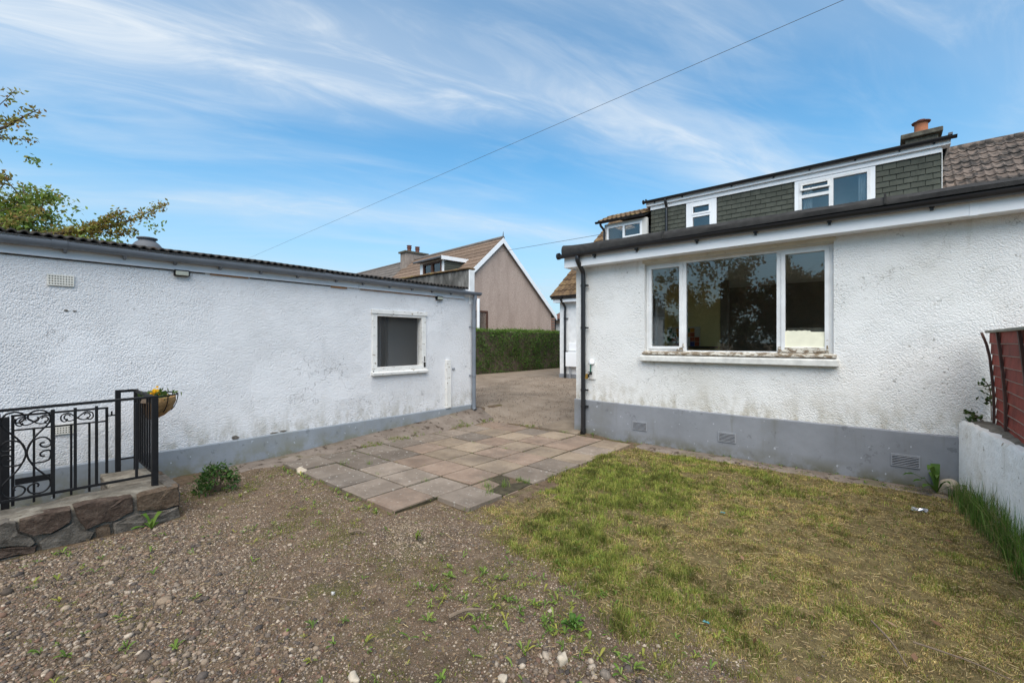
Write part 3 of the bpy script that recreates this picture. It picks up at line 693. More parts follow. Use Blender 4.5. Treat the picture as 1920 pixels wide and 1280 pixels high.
# ================================================================ HOUSE (old part with dormers + flat-roofed extension)
house = thing('house', 'white roughcast house with flat-roofed kitchen extension, green slate dormer and big window', 'house', (-1.0, 9.0, 0))
EX0, EX1, EY, MY = -3.90, 2.8, 6.20, 11.2
WX0, WX1, WZ0, WZ1 = -2.72, -0.46, 1.315, 2.645
g = G(); g.wall('y', EY, EY + 0.25, EX0, EX1, 0.55, 2.86, [(WX0, WX1, WZ0, WZ1)])
g.wall('x', EX0, EX0 + 0.25, EY + .25, MY, 0.55, 2.86, [(8.45, 9.35, 1.40, 2.55)]); g.wall('x', EX1 - .25, EX1, EY + .25, MY, 0.55, 2.86, [(6.6, 10.7, .62, 2.70)])  # unseen right-end opening added to let more light into the kitchen
g.build('extension_wall', 'harl_house', house)
wavy_plinth('plinth', 'plinth_house', house, EX0 - .02, EX1, EY + .25, EY - .025, -.15, .555, 'y')
G().box(EX0 - .022, EX0 + .25, EY + .251, MY, -.15, .55).build('side_plinth', 'plinth_house', house)
G().box(WX0 - .03, WX1 + .02, EY - .012, EY + .02, WZ1 + 0.003, 2.70).build('lintel_band', 'lintel_paint', house, bevel=0.006)
# flat roof with felt upstand, fascia, soffit
g = G(); g.box(EX0 - .10, EX1, 5.955, MY, 2.872, 2.93); g.build('extension_roof', 'felt_black', house)
n = 40; st = []
for k in range(n + 1):
    x = EX0 - .11 + (EX1 - EX0 + .11) * k / n; zt = 3.04 - 0.011 * max(0, x + 3.9) + 0.004 * math.sin(k * 1.7); zb = 2.905
    if k == 0: zt += 0.02
    st.append([Vector((x, 5.93, zb)), Vector((x, 5.925 - .005 * math.sin(k), (zb + zt) / 2)), Vector((x, 5.94, zt - .03)), Vector((x, 5.975, zt)), Vector((x, 6.03, zt)), Vector((x, 6.12, zb + .03)), Vector((x, 6.12, zb))])
g = G(); g.sweep(st, None); fe = g.build('felt_edge', 'felt_black', house, True)
for x in (-0.02, -2.35): G().box(x, x + .02, 5.918, 6.0, 2.91, 3.02).build('felt_lap', 'felt_black', fe, bevel=0.004)
G().box(EX0 - .10, EX1, 5.995, 6.02, 2.695, 2.868).build('fascia', 'upvc_white', house, bevel=0.003)
G().box(EX0 - .10, EX1, 6.022, EY - .002, 2.698, 2.712).build('soffit', 'upvc_white', house)
G().box(EX0 - .103, EX0 - .085, 6.022, 6.6, 2.695, 2.868).build('fascia', 'upvc_white', house, bevel=0.003)
G().box(0.60, 0.66, 5.990, 5.998, 2.69, 2.87).build('fascia_joint', 'upvc_white', house, bevel=0.002)
gu = gutter('gutter', 'gutter_black', house, (EX0 - .16, 5.935, 2.895), (EX1, 5.935, 2.865), 0.055, (0, 1, 0), 0.002, 20, [0.06])
G().tube([(EX0 - .185, 5.935, 2.885), (EX0 - .15, 5.935, 2.885)], 0.055, 12).build('gutter_end', 'gutter_black', gu, True)
for x in (-3.43, -2.74, -1.9, -1.21, -0.48, 0.34):
    G().box(x - .013, x + .013, 5.965, 5.994, 2.79, 2.85).box(x - .02, x + .02, 5.94, 5.994, 2.815, 2.845).build('gutter_bracket', 'gutter_black', gu, bevel=0.004)
dp = G().tube(catmull([(-3.71, 5.935, 2.85), (-3.71, 5.94, 2.78), (-3.715, 6.02, 2.70), (-3.72, 6.11, 2.62), (-3.72, 6.125, 2.54)], 5) + [Vector((-3.72, 6.125, 0.06))], 0.037, 12).build('downpipe', 'gutter_black', house, True)
for z in (2.40, 1.72, 0.72, 0.46):
    G().tube([(-3.72, 6.125, z - .02), (-3.72, 6.125, z + .02)], 0.043, 12).box(-3.69, -3.64, 6.13, 6.16, z - .012, z + .012).build('pipe_clip', 'gutter_black', dp)
G().tube([(-3.72, 6.125, 0.10), (-3.72, 6.12, 0.03), (-3.72, 6.09, 0.02)], 0.043, 12).build('pipe_shoe', 'gutter_black', dp, True)
# big window
WY = EY + 0.075
wf = G(); wf.wall('y', WY - .02, WY + .06, WX0 + .005, WX1 - .005, WZ0 + .02, WZ1 - .005, [(-2.665, -2.195, 1.40, 2.585), (-2.135, -1.035, 1.375, 2.600), (-0.975, -0.515, 1.40, 2.585)])
win = wf.build('window', 'paint_white', house, bevel=0.004)
for x0, x1 in ((-2.675, -2.185), (-0.985, -0.505)):
    G().wall('y', WY - .035, WY + .02, x0, x1, 1.39, 2.60, [(x0 + .042, x1 - .042, 1.43, 2.56)]).build('casement', 'paint_white', win, bevel=0.004)
for x0, x1, z0, z1 in ((-2.64, -2.22, 1.42, 2.57), (-2.14, -1.03, 1.37, 2.605), (-0.95, -0.54, 1.42, 2.57)):
    G().box(x0, x1, WY + .002, WY + .006, z0, z1).build('pane', 'glass', win)
G().box(WX0 - .0, WX1 + .0, EY - .004, WY + .055, WZ1 - .012, WZ1 - .0035).build('head_lining', 'lintel_paint', win)
G().hexa([(WX0 - .02, EY - .05, 1.312), (WX1 + .03, EY - .05, 1.312), (WX1 + .03, EY + .10, 1.318), (WX0 - .02, EY + .10, 1.318), (WX0 - .02, EY - .05, 1.342), (WX1 + .03, EY - .05, 1.342), (WX1 + .03, EY + .10, 1.372), (WX0 - .02, EY + .10, 1.372)]).build('timber_sill', 'paint_rotten', win, bevel=0.006)
G().hexa([(-2.76, EY - .085, 1.215), (-0.41, EY - .085, 1.215), (-0.41, EY + .02, 1.215), (-2.76, EY + .02, 1.215), (-2.76, EY - .085, 1.288), (-0.41, EY - .085, 1.288), (-0.41, EY + .02, 1.309), (-2.76, EY + .02, 1.309)]).build('concrete_sill', 'sill_concrete', win, bevel=0.008)
for (x, z, w, h) in ((-2.20, 1.40, .06, .05), (-2.245, 1.385, .04, .03), (-1.0, 1.40, .05, .07), (-0.95, 1.385, .06, .03), (-0.52, 1.41, .03, .09), (-0.56, 1.385, .05, .03), (-2.17, 1.45, .02, .05)):
    G().hexa([(x - w / 2, WY - .042, z - h / 2), (x + w / 2, WY - .045, z - h / 2), (x + w / 2, WY, z - h / 2), (x - w / 2, WY, z - h / 2), (x - w / 3, WY - .040, z + h / 2), (x + w / 6, WY - .040, z + h / 2), (x + w / 6, WY, z + h / 2), (x - w / 3, WY, z + h / 2)]).build('rotten_wood', 'paint_rotten', win, bevel=0.006)
G().box(-0.95, -0.54, WY - .037, WY + .03, 1.365, 1.428).build('rotten_rail', 'paint_rotten', win, bevel=0.006)
# insulation board leaning inside the right light
n = 24; st = []
for k in range(n + 1):
    x = -0.943 + 0.396 * k / n; zt = 1.625 + (0.008 * abs(math.sin(k * .9)) if k < 16 else -0.012)
    st.append([Vector((x, WY - .018, 1.40)), Vector((x, WY - .018, zt)), Vector((x, WY - .002, zt)), Vector((x, WY - .002, 1.40))])
G().sweep(st, None).build('insulation_board', 'insulation', win)
G().box(-0.97, -0.50, WY + .062, WY + .08, 1.36, 1.665).build('backing_board', 'fence_cap', win)
# kitchen seen through the glass
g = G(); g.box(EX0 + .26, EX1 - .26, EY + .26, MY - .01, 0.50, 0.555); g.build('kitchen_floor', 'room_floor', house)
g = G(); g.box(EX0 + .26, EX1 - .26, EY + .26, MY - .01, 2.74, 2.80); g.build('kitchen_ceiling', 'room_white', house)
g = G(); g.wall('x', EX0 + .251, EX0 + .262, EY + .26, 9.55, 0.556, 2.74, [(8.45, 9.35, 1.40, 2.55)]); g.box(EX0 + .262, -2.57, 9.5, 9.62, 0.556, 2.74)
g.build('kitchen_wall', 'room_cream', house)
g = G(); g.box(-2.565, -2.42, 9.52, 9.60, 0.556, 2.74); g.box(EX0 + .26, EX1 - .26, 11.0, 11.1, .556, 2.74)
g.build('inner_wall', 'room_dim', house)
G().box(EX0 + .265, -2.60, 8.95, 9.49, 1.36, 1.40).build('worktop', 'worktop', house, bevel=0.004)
gs = G().box(EX0 + .263, -2.95, 9.488, 9.4995, 1.401, 1.81).build('splashback', 'tile_w', house)
ti = {}
for a in range(7):
    for b in range(4):
        c = random.choice('robgwwr')
        if c not in ti: ti[c] = G().box(-.044, .044, -.006, 0, -.044, .044).mesh('wall_tile', 'tile_' + c)
        o = link('wall_tile', ti[c]); o.location = (EX0 + .315 + a * .0955, 9.487, 1.45 + b * .0955); setpar(o, gs)
g = G(); g.wall('x', EX0 + .05, EX0 + .11, 8.45, 9.35, 1.40, 2.55, [(8.51, 9.29, 1.46, 2.49)]); sw = g.build('side_window', 'upvc_white', house)
G().box(EX0 + .078, EX0 + .083, 8.50, 9.30, 1.45, 2.50).build('pane', 'glass', sw)
# plinth air bricks with louvres
for x0, x1 in ((-2.895, -2.67), (-1.69, -1.475), (0.035, 0.265)):
    v = G().wall('y', EY - .036, EY - .027, x0, x1, 0.185, 0.315, [(x0 + .012, x1 - .012, .197, .303)]).build('air_brick', 'vent_grey', house, bevel=0.002)
    G().box(x0 + .006, x1 - .006, EY - .0275, EY - .026, .19, .31).build('vent_shade', 'shade_and_rot', v)  # dark plate standing in for the shade between the louvres
    for k in range(6):
        z = .205 + k * .0175
        G().hexa([(x0 + .01, EY - .040, z), (x1 - .01, EY - .040, z), (x1 - .01, EY - .028, z + .004), (x0 + .01, EY - .028, z + .004), (x0 + .01, EY - .040, z + .004), (x1 - .01, EY - .040, z + .004), (x1 - .01, EY - .028, z + .008), (x0 + .01, EY - .028, z + .008)]).build('louvre', 'vent_grey', v)
# outside tap on its board
tp = G().box(-3.655, -3.525, EY - .02, EY - .001, 0.895, 1.13).build('tap_board', 'paint_flaking', house, bevel=0.004)
G().lathe((-3.59, EY - .03, 1.13), [(.012, 0), (.042, .012), (.046, .05), (.03, .085), (.004, .092)], 12).build('pipe_cap', 'upvc_white', tp, True)
G().tube([(-3.60, EY - .045, 1.13), (-3.60, EY - .05, 1.05), (-3.605, EY - .045, .98)], .011, 8).build('supply_pipe', 'hose_green', tp, True)
G().tube([(-3.60, EY - .02, .985), (-3.60, EY - .085, .985), (-3.605, EY - .10, .965), (-3.605, EY - .10, .93)], .014, 8).tube([(-3.64, EY - .06, 1.01), (-3.565, EY - .06, 1.01)], .008, 6).build('tap', 'black_iron', tp, True)
G().hexa([(-3.675, EY - .10, .90), (-3.62, EY - .10, .905), (-3.62, EY - .085, .905), (-3.675, EY - .085, .90), (-3.66, EY - .10, .985), (-3.625, EY - .10, .99), (-3.625, EY - .085, .99), (-3.66, EY - .085, .985)]).build('tap_tag', 'brass_tap', tp, bevel=0.003)

# ---- old part of the house
MX0, MX1, EVY, EVZ, RY, RZ = -7.63, 6.0, 10.95, 2.87, 15.0, 6.13
g = G(); g.wall('y', MY, MY + .3, MX0, EX0 + .3, 0.52, 2.72); g.build('main_wall', 'paint_white', house)
G().box(MX0 - .015, EX0, MY - .02, MY + .3, 0.1, 0.52).build('main_plinth', 'plinth_house', house, bevel=0.01)
gab = G(); gab.v = [(MX0, MY + .3, 0.2), (MX0, 18.8, 0.2), (MX0, 18.8, 2.8), (MX0, RY, RZ - .15), (MX0, MY + .3, 2.95), (MX0 + .25, MY + .3, 0.2), (MX0 + .25, 18.8, 0.2), (MX0 + .25, 18.8, 2.8), (MX0 + .25, RY, RZ - .15), (MX0 + .25, MY + .3, 2.95)]
gab.f = [(0, 1, 2, 3, 4), (9, 8, 7, 6, 5), (0, 5, 6, 1), (1, 6, 7, 2), (2, 7, 8, 3), (3, 8, 9, 4), (4, 9, 5, 0)]; gab.build('gable_wall', 'harl_house', house)
g = G(); g.box(MX0 - .1, EX0, EVY + .03, EVY + .055, 2.68, 2.83); g.box(MX0 - .1, EX0, EVY + .056, MY, 2.685, 2.70); g.build('main_fascia', 'upvc_white', house)
gu = gutter('main_gutter', 'gutter_black', house, (MX0 - .14, EVY - .03, 2.87), (EX0, EVY - .03, 2.86), 0.055, (0, 1, 0), 0, 4)
dp = G().tube(catmull([(-7.42, EVY - .03, 2.83), (-7.42, EVY, 2.74), (-7.40, MY - .07, 2.55), (-7.40, MY - .07, 2.4)], 4) + [Vector((-7.40, MY - .07, 0.36))], 0.036, 10).build('main_downpipe', 'gutter_black', house, True)
for z in (2.2, 1.2): G().tube([(-7.40, MY - .07, z - .02), (-7.40, MY - .07, z + .02)], 0.042, 10).box(-7.37, -7.32, MY - .06, MY, z - .01, z + .01).build('pipe_clip', 'gutter_black', dp)
for x0, x1, z0, z1, d in ((-7.28, -6.9, 1.22, 1.45, .05), (-7.32, -6.85, .75, 1.18, .16)): G().box(x0, x1, MY - d, MY - .001, z0, z1).build('meter_box', 'upvc_white', house, bevel=0.01)
G().tube([(-7.20, MY - .1, .75), (-7.20, MY - .1, .36)], .022, 8).build('gas_pipe', 'vent_grey', house, True)
# roof deck and tiles
sl = (RZ - EVZ) / (RY - EVY); NR = Vector((0, -sl, 1)).normalized(); TR = Vector((0, 1, sl)).normalized()
roof = G().hexa([(MX0 - .15, EVY, EVZ - .10), (MX1, EVY, EVZ - .10), (MX1, RY, RZ - .10), (MX0 - .15, RY, RZ - .10), (MX0 - .15, EVY, EVZ - .02), (MX1, EVY, EVZ - .02), (MX1, RY, RZ - .02), (MX0 - .15, RY, RZ - .02)])
roof.hexa([(MX0 - .15, RY, RZ - .10), (MX1, RY, RZ - .10), (MX1, 19.05, EVZ - .1), (MX0 - .15, 19.05, EVZ - .1), (MX0 - .15, RY, RZ - .02), (MX1, RY, RZ - .02), (MX1, 19.05, EVZ - .02), (MX0 - .15, 19.05, EVZ - .02)])
roof = roof.build('roof', 'tile_house', house)
def tile_mesh(mat, w=0.30, l=0.40):
    g = G(); prof = []
    for k in range(13):
        u = k / 12; z = 0.030 * max(0, math.sin(u * 4 * math.pi + .4)) ** 1.2
        prof.append((u * w, z))
    st = []
    for v, lift in ((0, 0.030), (l, 0.004)):
        top = [Vector((x, v, z + lift)) for x, z in prof]; bot = [Vector((x, v, z + lift - .016)) for x, z in prof][::-1]; st.append(top + bot)
    g.sweep(st, None); return g.mesh('roof_tile', mat, True)
TM, TM2 = tile_mesh('tile_house'), tile_mesh('tile_mossy')
rotm = Matrix(((1, 0, 0), (0, TR.y, NR.y), (0, TR.z, NR.z))).to_4x4()
def lay(x0, x1, y0, y1, me, parent=roof):
    k = 0; L = (Vector((0, RY, RZ)) - Vector((0, EVY, EVZ))).length; gauge = 0.31
    while True:
        s = k * gauge - 0.05
        if s > L - 0.05: break
        p = Vector((0, EVY, EVZ)) + TR * s
        if y0 <= p.y <= y1:
            x = x0
            while x < x1:
                o = link('roof_tile', me); o.matrix_basis = Matrix.Translation((x, p.y + random.uniform(-.004, .004), p.z - .006 + random.uniform(0, .004))) @ rotm; setpar(o, parent); x += 0.30
        k += 1
lay(0.82, 3.3, 13.0, 15.2, TM); lay(MX0 - .17, -6.45, 10.8, 15.2, TM2)
for k in range(10):
    x = 0.85 + k * .45
    G().tube([(x, RY, RZ - .02), (x + .445, RY, RZ - .025)], 0.11, 10).build('ridge_tile', 'tile_house', roof, True)
for k in range(4):
    x = MX0 - .17 + k * .45; G().tube([(x, RY, RZ - .02), (x + .445, RY, RZ - .025)], 0.11, 10).build('ridge_tile', 'tile_mossy', roof, True)
# chimney
ch = G().box(0.36, 0.95, 14.7, 15.4, 5.5, 6.52).build('chimney', 'cap_concrete', house, bevel=0.01)
G().box(0.27, 1.03, 14.6, 15.5, 6.52, 6.64).build('chimney_cap', 'cap_concrete', ch, bevel=0.02)
G().hexa([(.40, 14.75, 6.64), (.92, 14.75, 6.64), (.92, 15.35, 6.64), (.40, 15.35, 6.64), (.52, 14.9, 6.70), (.80, 14.9, 6.70), (.80, 15.2, 6.70), (.52, 15.2, 6.70)]).build('flaunching', 'mortar', ch)
G().lathe((0.66, 15.02, 6.68), [(.15, 0), (.145, .05), (.13, .1), (.13, .28)], 18).build('chimney_pot', 'terracotta', ch, True)
G().lathe((0.66, 15.02, 6.955), [(.10, 0), (.175, .005), (.185, .03), (.12, .055), (.09, .06), (.085, .085), (.02, .095)], 18).build('pot_cowl', 'pot_dark', ch, True)

# ---- wide slated dormer
DX0, DX1, DY = -5.0, 0.81, 11.85
dorm = G(); dorm.wall('y', DY, DY + .12, DX0, DX1, 3.4, 5.28, [(-3.98, -3.32, 4.05, 5.14), (-1.53, -0.24, 4.05, 5.14)])
dorm.v += [(DX1, DY + .12, 3.5), (DX1, 14.2, 5.28), (DX1, DY + .12, 5.28), (DX1 - .1, DY + .12, 3.5), (DX1 - .1, 14.2, 5.28), (DX1 - .1, DY + .12, 5.28)]; n = len(dorm.v)
dorm.f += [(n - 6, n - 5, n - 4), (n - 1, n - 2, n - 3), (n - 6, n - 3, n - 2, n - 5)]
dorm.v += [(DX0, DY + .12, 3.5), (DX0, 14.2, 5.28), (DX0, DY + .12, 5.28), (DX0 + .1, DY + .12, 3.5), (DX0 + .1, 14.2, 5.28), (DX0 + .1, DY + .12, 5.28)]; n = len(dorm.v)
dorm.f += [(n - 4, n - 5, n - 6), (n - 3, n - 2, n - 1), (n - 5, n - 2, n - 3, n - 6)]
dorm = dorm.build('dormer', 'board_dark', house)
G().box(DX0 - .10, DX1 + .12, DY - .13, 14.35, 5.36, 5.42).build('dormer_roof', 'felt_black', dorm)
G().box(DX0 - .10, DX1 + .12, DY - .12, DY - .09, 5.25, 5.37).build('dormer_fascia', 'upvc_white', dorm, bevel=0.003)
G().box(DX0 - .0, DX1 + .0, DY - .06, DY - .001, 5.145, 5.245).build('frieze_board', 'upvc_white', dorm, bevel=0.003)
G().box(DX0 - .10, DX1 + .12, DY - .089, DY + .1, 5.246, 5.255).build('dormer_soffit', 'upvc_white', dorm)
G().box(DX1 + .09, DX1 + .12, DY - .089, 13.9, 5.25, 5.37).build('dormer_fascia', 'upvc_white', dorm)
gu = gutter('dormer_gutter', 'gutter_black', house, (DX0 - .15, DY - .17, 5.385), (DX1 + .20, DY - .17, 5.375), 0.055, (0, 1, 0), 0, 6)
for x in (-4.85, -4.1, -2.9, -2.0, -1.3, -0.5, 0.2, 0.7): G().box(x - .015, x + .015, DY - .15, DY - .118, 5.30, 5.34).build('gutter_bracket', 'gutter_black', gu)
G().tube([(DX0 - .17, DY - .17, 5.375), (DX0 - .14, DY - .17, 5.375)], .06, 10).box(DX0 - .125, DX0 - .095, DY - .13, DY - .05, 5.38, 5.46).build('gutter_end', 'gutter_black', gu)
G().hexa([(DX1 + .08, DY - .2, 5.40), (DX1 + .14, DY - .2, 5.40), (DX1 + .14, 12.9, 5.42), (DX1 + .08, 12.9, 5.42), (DX1 + .08, DY - .2, 5.44), (DX1 + .14, DY - .2, 5.44), (DX1 + .14, 12.9, 5.46), (DX1 + .08, 12.9, 5.46)]).build('verge_trim', 'lead_grey', dorm)
G().tube(catmull([(-4.54, DY - .17, 5.34), (-4.54, DY - .16, 5.27), (-4.54, DY - .08, 5.16), (-4.54, DY - .08, 5.05)], 4) + [Vector((-4.54, DY - .08, 3.6))], .034, 10).build('dormer_downpipe', 'gutter_black', dorm, True)
# slates, one by one
SWD, SH = 0.215, 0.115; sl_m = {}
def slate(w):
    k = round(w, 3)
    if k not in sl_m:
        g = G(); g.hexa([(0.005, -.036, 0), (w - .005, -.036, 0), (w - .005, -.018, 0), (0.005, -.018, 0), (0.005, -.012, .165), (w - .005, -.012, .165), (w - .005, -.001, .165), (0.005, -.001, .165)])
        sl_m[k] = g.mesh('slate', 'slate_green')
    return sl_m[k]
row = 0; z = 4.21
segs = [(DX0, -4.05), (-3.25, -1.60), (-0.17, DX1)]
while z + .03 < 5.13:
    for s0, s1 in segs:
        x = s0 - (SWD / 2 if row % 2 else 0)
        while x < s1 - .01:
            a, b = max(x, s0), min(x + SWD, s1)
            if b - a > .025:
                o = link('slate', slate(b - a)); o.location = (a, DY - .002, z + random.uniform(-.003, .003)); o.rotation_euler = (random.uniform(-.006, .006), random.uniform(-.006, .006), 0); setpar(o, dorm)
            x += SWD
    z += SH; row += 1
G().box(DX1 - .0, DX1 + .012, DY - .04, DY + .02, 3.6, 5.24).build('corner_trim', 'paint_flaking', dorm)
# dormer windows
def dwin(x0, x1, z0, z1, lights, mat):
    h = [(a, b, c, d) for a, b, c, d in lights]
    w = G().wall('y', DY - .05, DY + .05, x0, x1, z0, z1, h).build('dormer_window', mat, house, bevel=0.004)
    for a, b, c, d in lights:
        G().box(a - .01, b + .01, DY, DY + .004, c - .01, d + .01).build('pane', 'glass', w)
    G().wall('y', DY - .045, DY + .1, x0 - .075, x1 + .075, z0 - .02, 5.143, [(x0 + .0015, x1 - .0015, z0 + .0015, z1 - .0015)]).build('surround', 'upvc_white', w)
    return w
w1 = dwin(-3.95, -3.35, 4.08, 5.10, [(-3.86, -3.44, 4.84, 5.02), (-3.86, -3.44, 4.16, 4.74)], 'upvc_white')
G().wall('y', DY - .062, DY - .052, -3.885, -3.415, 4.80, 5.05, [(-3.845, -3.455, 4.85, 5.01)]).build('top_light', 'upvc_white', w1, bevel=0.004)
w2 = dwin(-1.52, -0.25, 4.08, 5.10, [(-1.46, -0.96, 4.80, 5.05), (-1.46, -0.96, 4.14, 4.73), (-0.88, -0.31, 4.14, 5.05)], 'paint_white')
vt = G().wall('y', 0, .03, -.27, .27, -.16, 0, [(-.23, .23, -.125, -.03)]); vt.xf(Matrix.Translation((-1.21, DY - .055, 5.05)) @ Matrix.Rotation(R(-14), 4, 'X')); vt.build('open_vent_light', 'paint_flaking', w2)
G().box(DX0 + .12, DX1 - .12, 12.5, 12.6, 3.5, 5.25).build('dormer_back_wall', 'pale_render', house)
for xa, xb in ((-1.44, -1.27), (-0.46, -0.33)):
    st = []
    for k in range(17):
        x = xa + (xb - xa) * k / 16; o_ = .02 * math.sin(k * 1.9)
        st.append([Vector((x, DY + .10 + o_, 4.1)), Vector((x, DY + .10 + o_, 5.08)), Vector((x, DY + .104 + o_, 5.08)), Vector((x, DY + .104 + o_, 4.1))])
    G().sweep(st, None).build('curtain', 'curtain', w2)
# ---- small older dormer next door, tiled roof
sd = G().wall('y', 11.6, 11.7, -6.32, -5.02, 3.3, 4.93, [(-6.24, -5.16, 4.0, 4.86)]); sd.box(-6.32, -6.24, 11.71, 14.0, 3.4, 4.93)
sd = sd.build('small_dormer', 'pale_render', house)
w = G().wall('y', 11.585, 11.66, -6.24, -5.16, 4.0, 4.86, [(-6.19, -5.74, 4.06, 4.80), (-5.68, -5.22, 4.50, 4.80), (-5.68, -5.22, 4.06, 4.44)]).build('dormer_window', 'upvc_white', house, bevel=0.003)
G().box(-6.2, -5.2, 11.62, 11.624, 4.04, 4.82).build('pane', 'glass', w)
G().box(-6.3, -5.1, 12.4, 12.5, 3.4, 4.9).build('inner_wall', 'partition_grey', sd)
G().hexa([(-6.44, 11.5, 4.95), (-5.05, 11.5, 4.95), (-5.05, 12.45, 5.36), (-6.44, 12.45, 5.36), (-6.44, 11.5, 5.0), (-5.05, 11.5, 5.0), (-5.05, 12.45, 5.41), (-6.44, 12.45, 5.41)]).box(-6.44, -5.05, 12.45, 14.2, 5.36, 5.41).build('small_dormer_roof', 'felt_black', sd)
rm2 = Matrix.Rotation(math.atan(.43), 4, 'X')
for a in range(5):
    for b in range(3):
        o = link('roof_tile', TM2); o.matrix_basis = Matrix.Translation((-6.46 + a * .285, 11.46 + b * .28, 4.995 + b * .1205)) @ rm2; setpar(o, sd)
gu = gutter('small_gutter', 'gutter_black', sd, (-6.52, 11.43, 5.0), (-5.06, 11.43, 4.995), .055, (0, 1, 0), 0, 3)
G().tube(catmull([(-6.36, 11.43, 4.95), (-6.36, 11.45, 4.88), (-6.30, 11.54, 4.75), (-6.30, 11.55, 4.6)], 4) + [Vector((-6.30, 11.55, 3.5))], .034, 8).build('downpipe', 'gutter_black', sd, True)

# ================================================================ NEIGHBOURS
th = R(174.47); vv = Vector((math.cos(th), math.sin(th), 0)); uu = Vector((math.cos(th - math.pi / 2), math.sin(th - math.pi / 2), 0))
NM = Matrix(((vv.x, uu.x, 0, -13.36), (vv.y, uu.y, 0, 14.89), (0, 0, 1, 0), (0, 0, 0, 1)))
nb = thing('bungalow', 'pink-brown roughcast gabled house with brown tiled roof beyond the hedge', 'house', (-17, 15, 0.4))
def NB(g, *a, **k): return g.xf(NM).build(*a, **k)
HB, HZ, PZ = 3.52, 3.02, 6.20; ns = (PZ - HZ) / HB
def prism(a0, a1, hb, hz, pz, z0):
    g = G(); g.v = [(a0, -hb, z0), (a0, hb, z0), (a0, hb, hz), (a0, 0, pz), (a0, -hb, hz), (a1, -hb, z0), (a1, hb, z0), (a1, hb, hz), (a1, 0, pz), (a1, -hb, hz)]
    g.f = [(0, 1, 2, 3, 4), (9, 8, 7, 6, 5), (0, 5, 6, 1), (1, 6, 7, 2), (2, 7, 8, 3), (3, 8, 9, 4), (4, 9, 5, 0)]; return g
NB(prism(0, 17, HB - .05, HZ - .05, PZ - .09, 0.1), 'wall', 'harl_pink', nb)
nr = G()
for s in (-1, 1):
    nr.hexa([(-.12, s * (HB + .25), HZ - .25 * ns - .06), (17, s * (HB + .25), HZ - .25 * ns - .06), (17, 0, PZ - .06), (-.12, 0, PZ - .06), (-.12, s * (HB + .25), HZ - .25 * ns - .01), (17, s * (HB + .25), HZ - .25 * ns - .01), (17, 0, PZ - .01), (-.12, 0, PZ - .01)])
nr = NB(nr, 'roof', 'tile_grey', nb)
k = 0; b = -(HB + .25)
while b < -.1:
    z = PZ + b * ns; b2 = min(b + .30, 0); z2 = PZ + b2 * ns
    for a0, a1, mt in ((-.14, 7.7, 'tile_brown'), (7.72, 17, 'tile_grey')):
        NB(G().hexa([(a0, b, z - .005), (a1, b, z - .005), (a1, b2, z2 - .012), (a0, b2, z2 - .012), (a0, b, z + .05), (a1, b, z + .05), (a1, b2, z2 + .004), (a0, b2, z2 + .004)]), 'tile_course', mt, nr)
    b += .25
NB(G().tube([(-.14, 0, PZ), (17, 0, PZ)], .09, 10), 'ridge', 'tile_grey', nr)
g = G()
for s in (-1, 1):
    g.hexa([(-.16, s * (HB + .22), HZ - .22 * ns - .24), (-.125, s * (HB + .22), HZ - .22 * ns - .24), (-.125, 0, PZ - .24), (-.16, 0, PZ - .24), (-.16, s * (HB + .22), HZ - .22 * ns), (-.125, s * (HB + .22), HZ - .22 * ns), (-.125, 0, PZ), (-.16, 0, PZ)])
NB(g, 'barge_board', 'upvc_white', nb)
NB(G().tube([(-.12, 0, PZ + .05), (-.14, 0, PZ + .28)], [.03, .008], 6), 'finial', 'lead_grey', nb)
nw = NB(G().wall('x', -.03, .06, -1.95, -.82, 1.2, 2.85, [(-1.87, -.9, 1.28, 2.77)]), 'window', 'frame_brown', nb)
NB(G().box(.0, .004, -1.88, -.89, 1.27, 2.78), 'pane', 'glass', nw); NB(G().box(.008, .02, -1.88, -1.3, 1.27, 2.78), 'curtain', 'curtain', nw)
NB(G().tube([(-.07, -1.42, .4), (-.07, -1.42, 3.35)], .07, 10), 'flue_pipe', 'upvc_white', nb, smooth=True)
# dormer of the neighbour
nd = NB(G().wall('y', -2.40, -2.30, 1.08, 3.0, 3.9, 5.12, [(1.25, 2.72, 4.2, 5.06)]), 'dormer', 'upvc_white', nb)
ck = G(); ck.v = [(1.08, -2.31, 4.06), (1.08, -2.31, 5.12), (1.08, -1.15, 5.12), (1.16, -2.31, 4.06), (1.16, -2.31, 5.12), (1.16, -1.15, 5.12), (2.92, -2.31, 4.06), (2.92, -2.31, 5.12), (2.92, -1.15, 5.12), (3.0, -2.31, 4.06), (3.0, -2.31, 5.12), (3.0, -1.15, 5.12)]
ck.f = [(0, 1, 2), (3, 5, 4), (0, 3, 4, 1), (0, 2, 5, 3), (1, 4, 5, 2), (6, 7, 8), (9, 11, 10), (6, 9, 10, 7), (6, 8, 11, 9), (7, 10, 11, 8)]
NB(ck, 'dormer_cheek', 'board_dark', nd)
for k in range(8):
    z = 4.25 + k * .11; b1 = (z - PZ) / ns
    NB(G().box(1.062, 1.085, -2.39, max(-2.3, b1), z, z + .095), 'cladding_board', 'slate_green', nd)
NB(G().box(.96, 3.12, -2.62, -1.0, 5.14, 5.20), 'dormer_roof', 'lead_grey', nd)
NB(G().box(.95, .98, -2.62, -1.0, 5.05, 5.215), 'dormer_fascia', 'upvc_white', nd)
NB(G().tube([(.96, -2.66, 5.14), (3.14, -2.66, 5.14)], .05, 8), 'dormer_gutter', 'lead_grey', nd)
wn_ = NB(G().wall('y', -2.43, -2.33, 1.25, 2.72, 4.2, 5.06, [(1.33, 1.93, 4.28, 4.98), (2.06, 2.64, 4.28, 4.98)]), 'dormer_window', 'frame_brown', nb)
NB(G().box(1.3, 2.68, -2.37, -2.366, 4.25, 5.0), 'pane', 'glass', wn_)
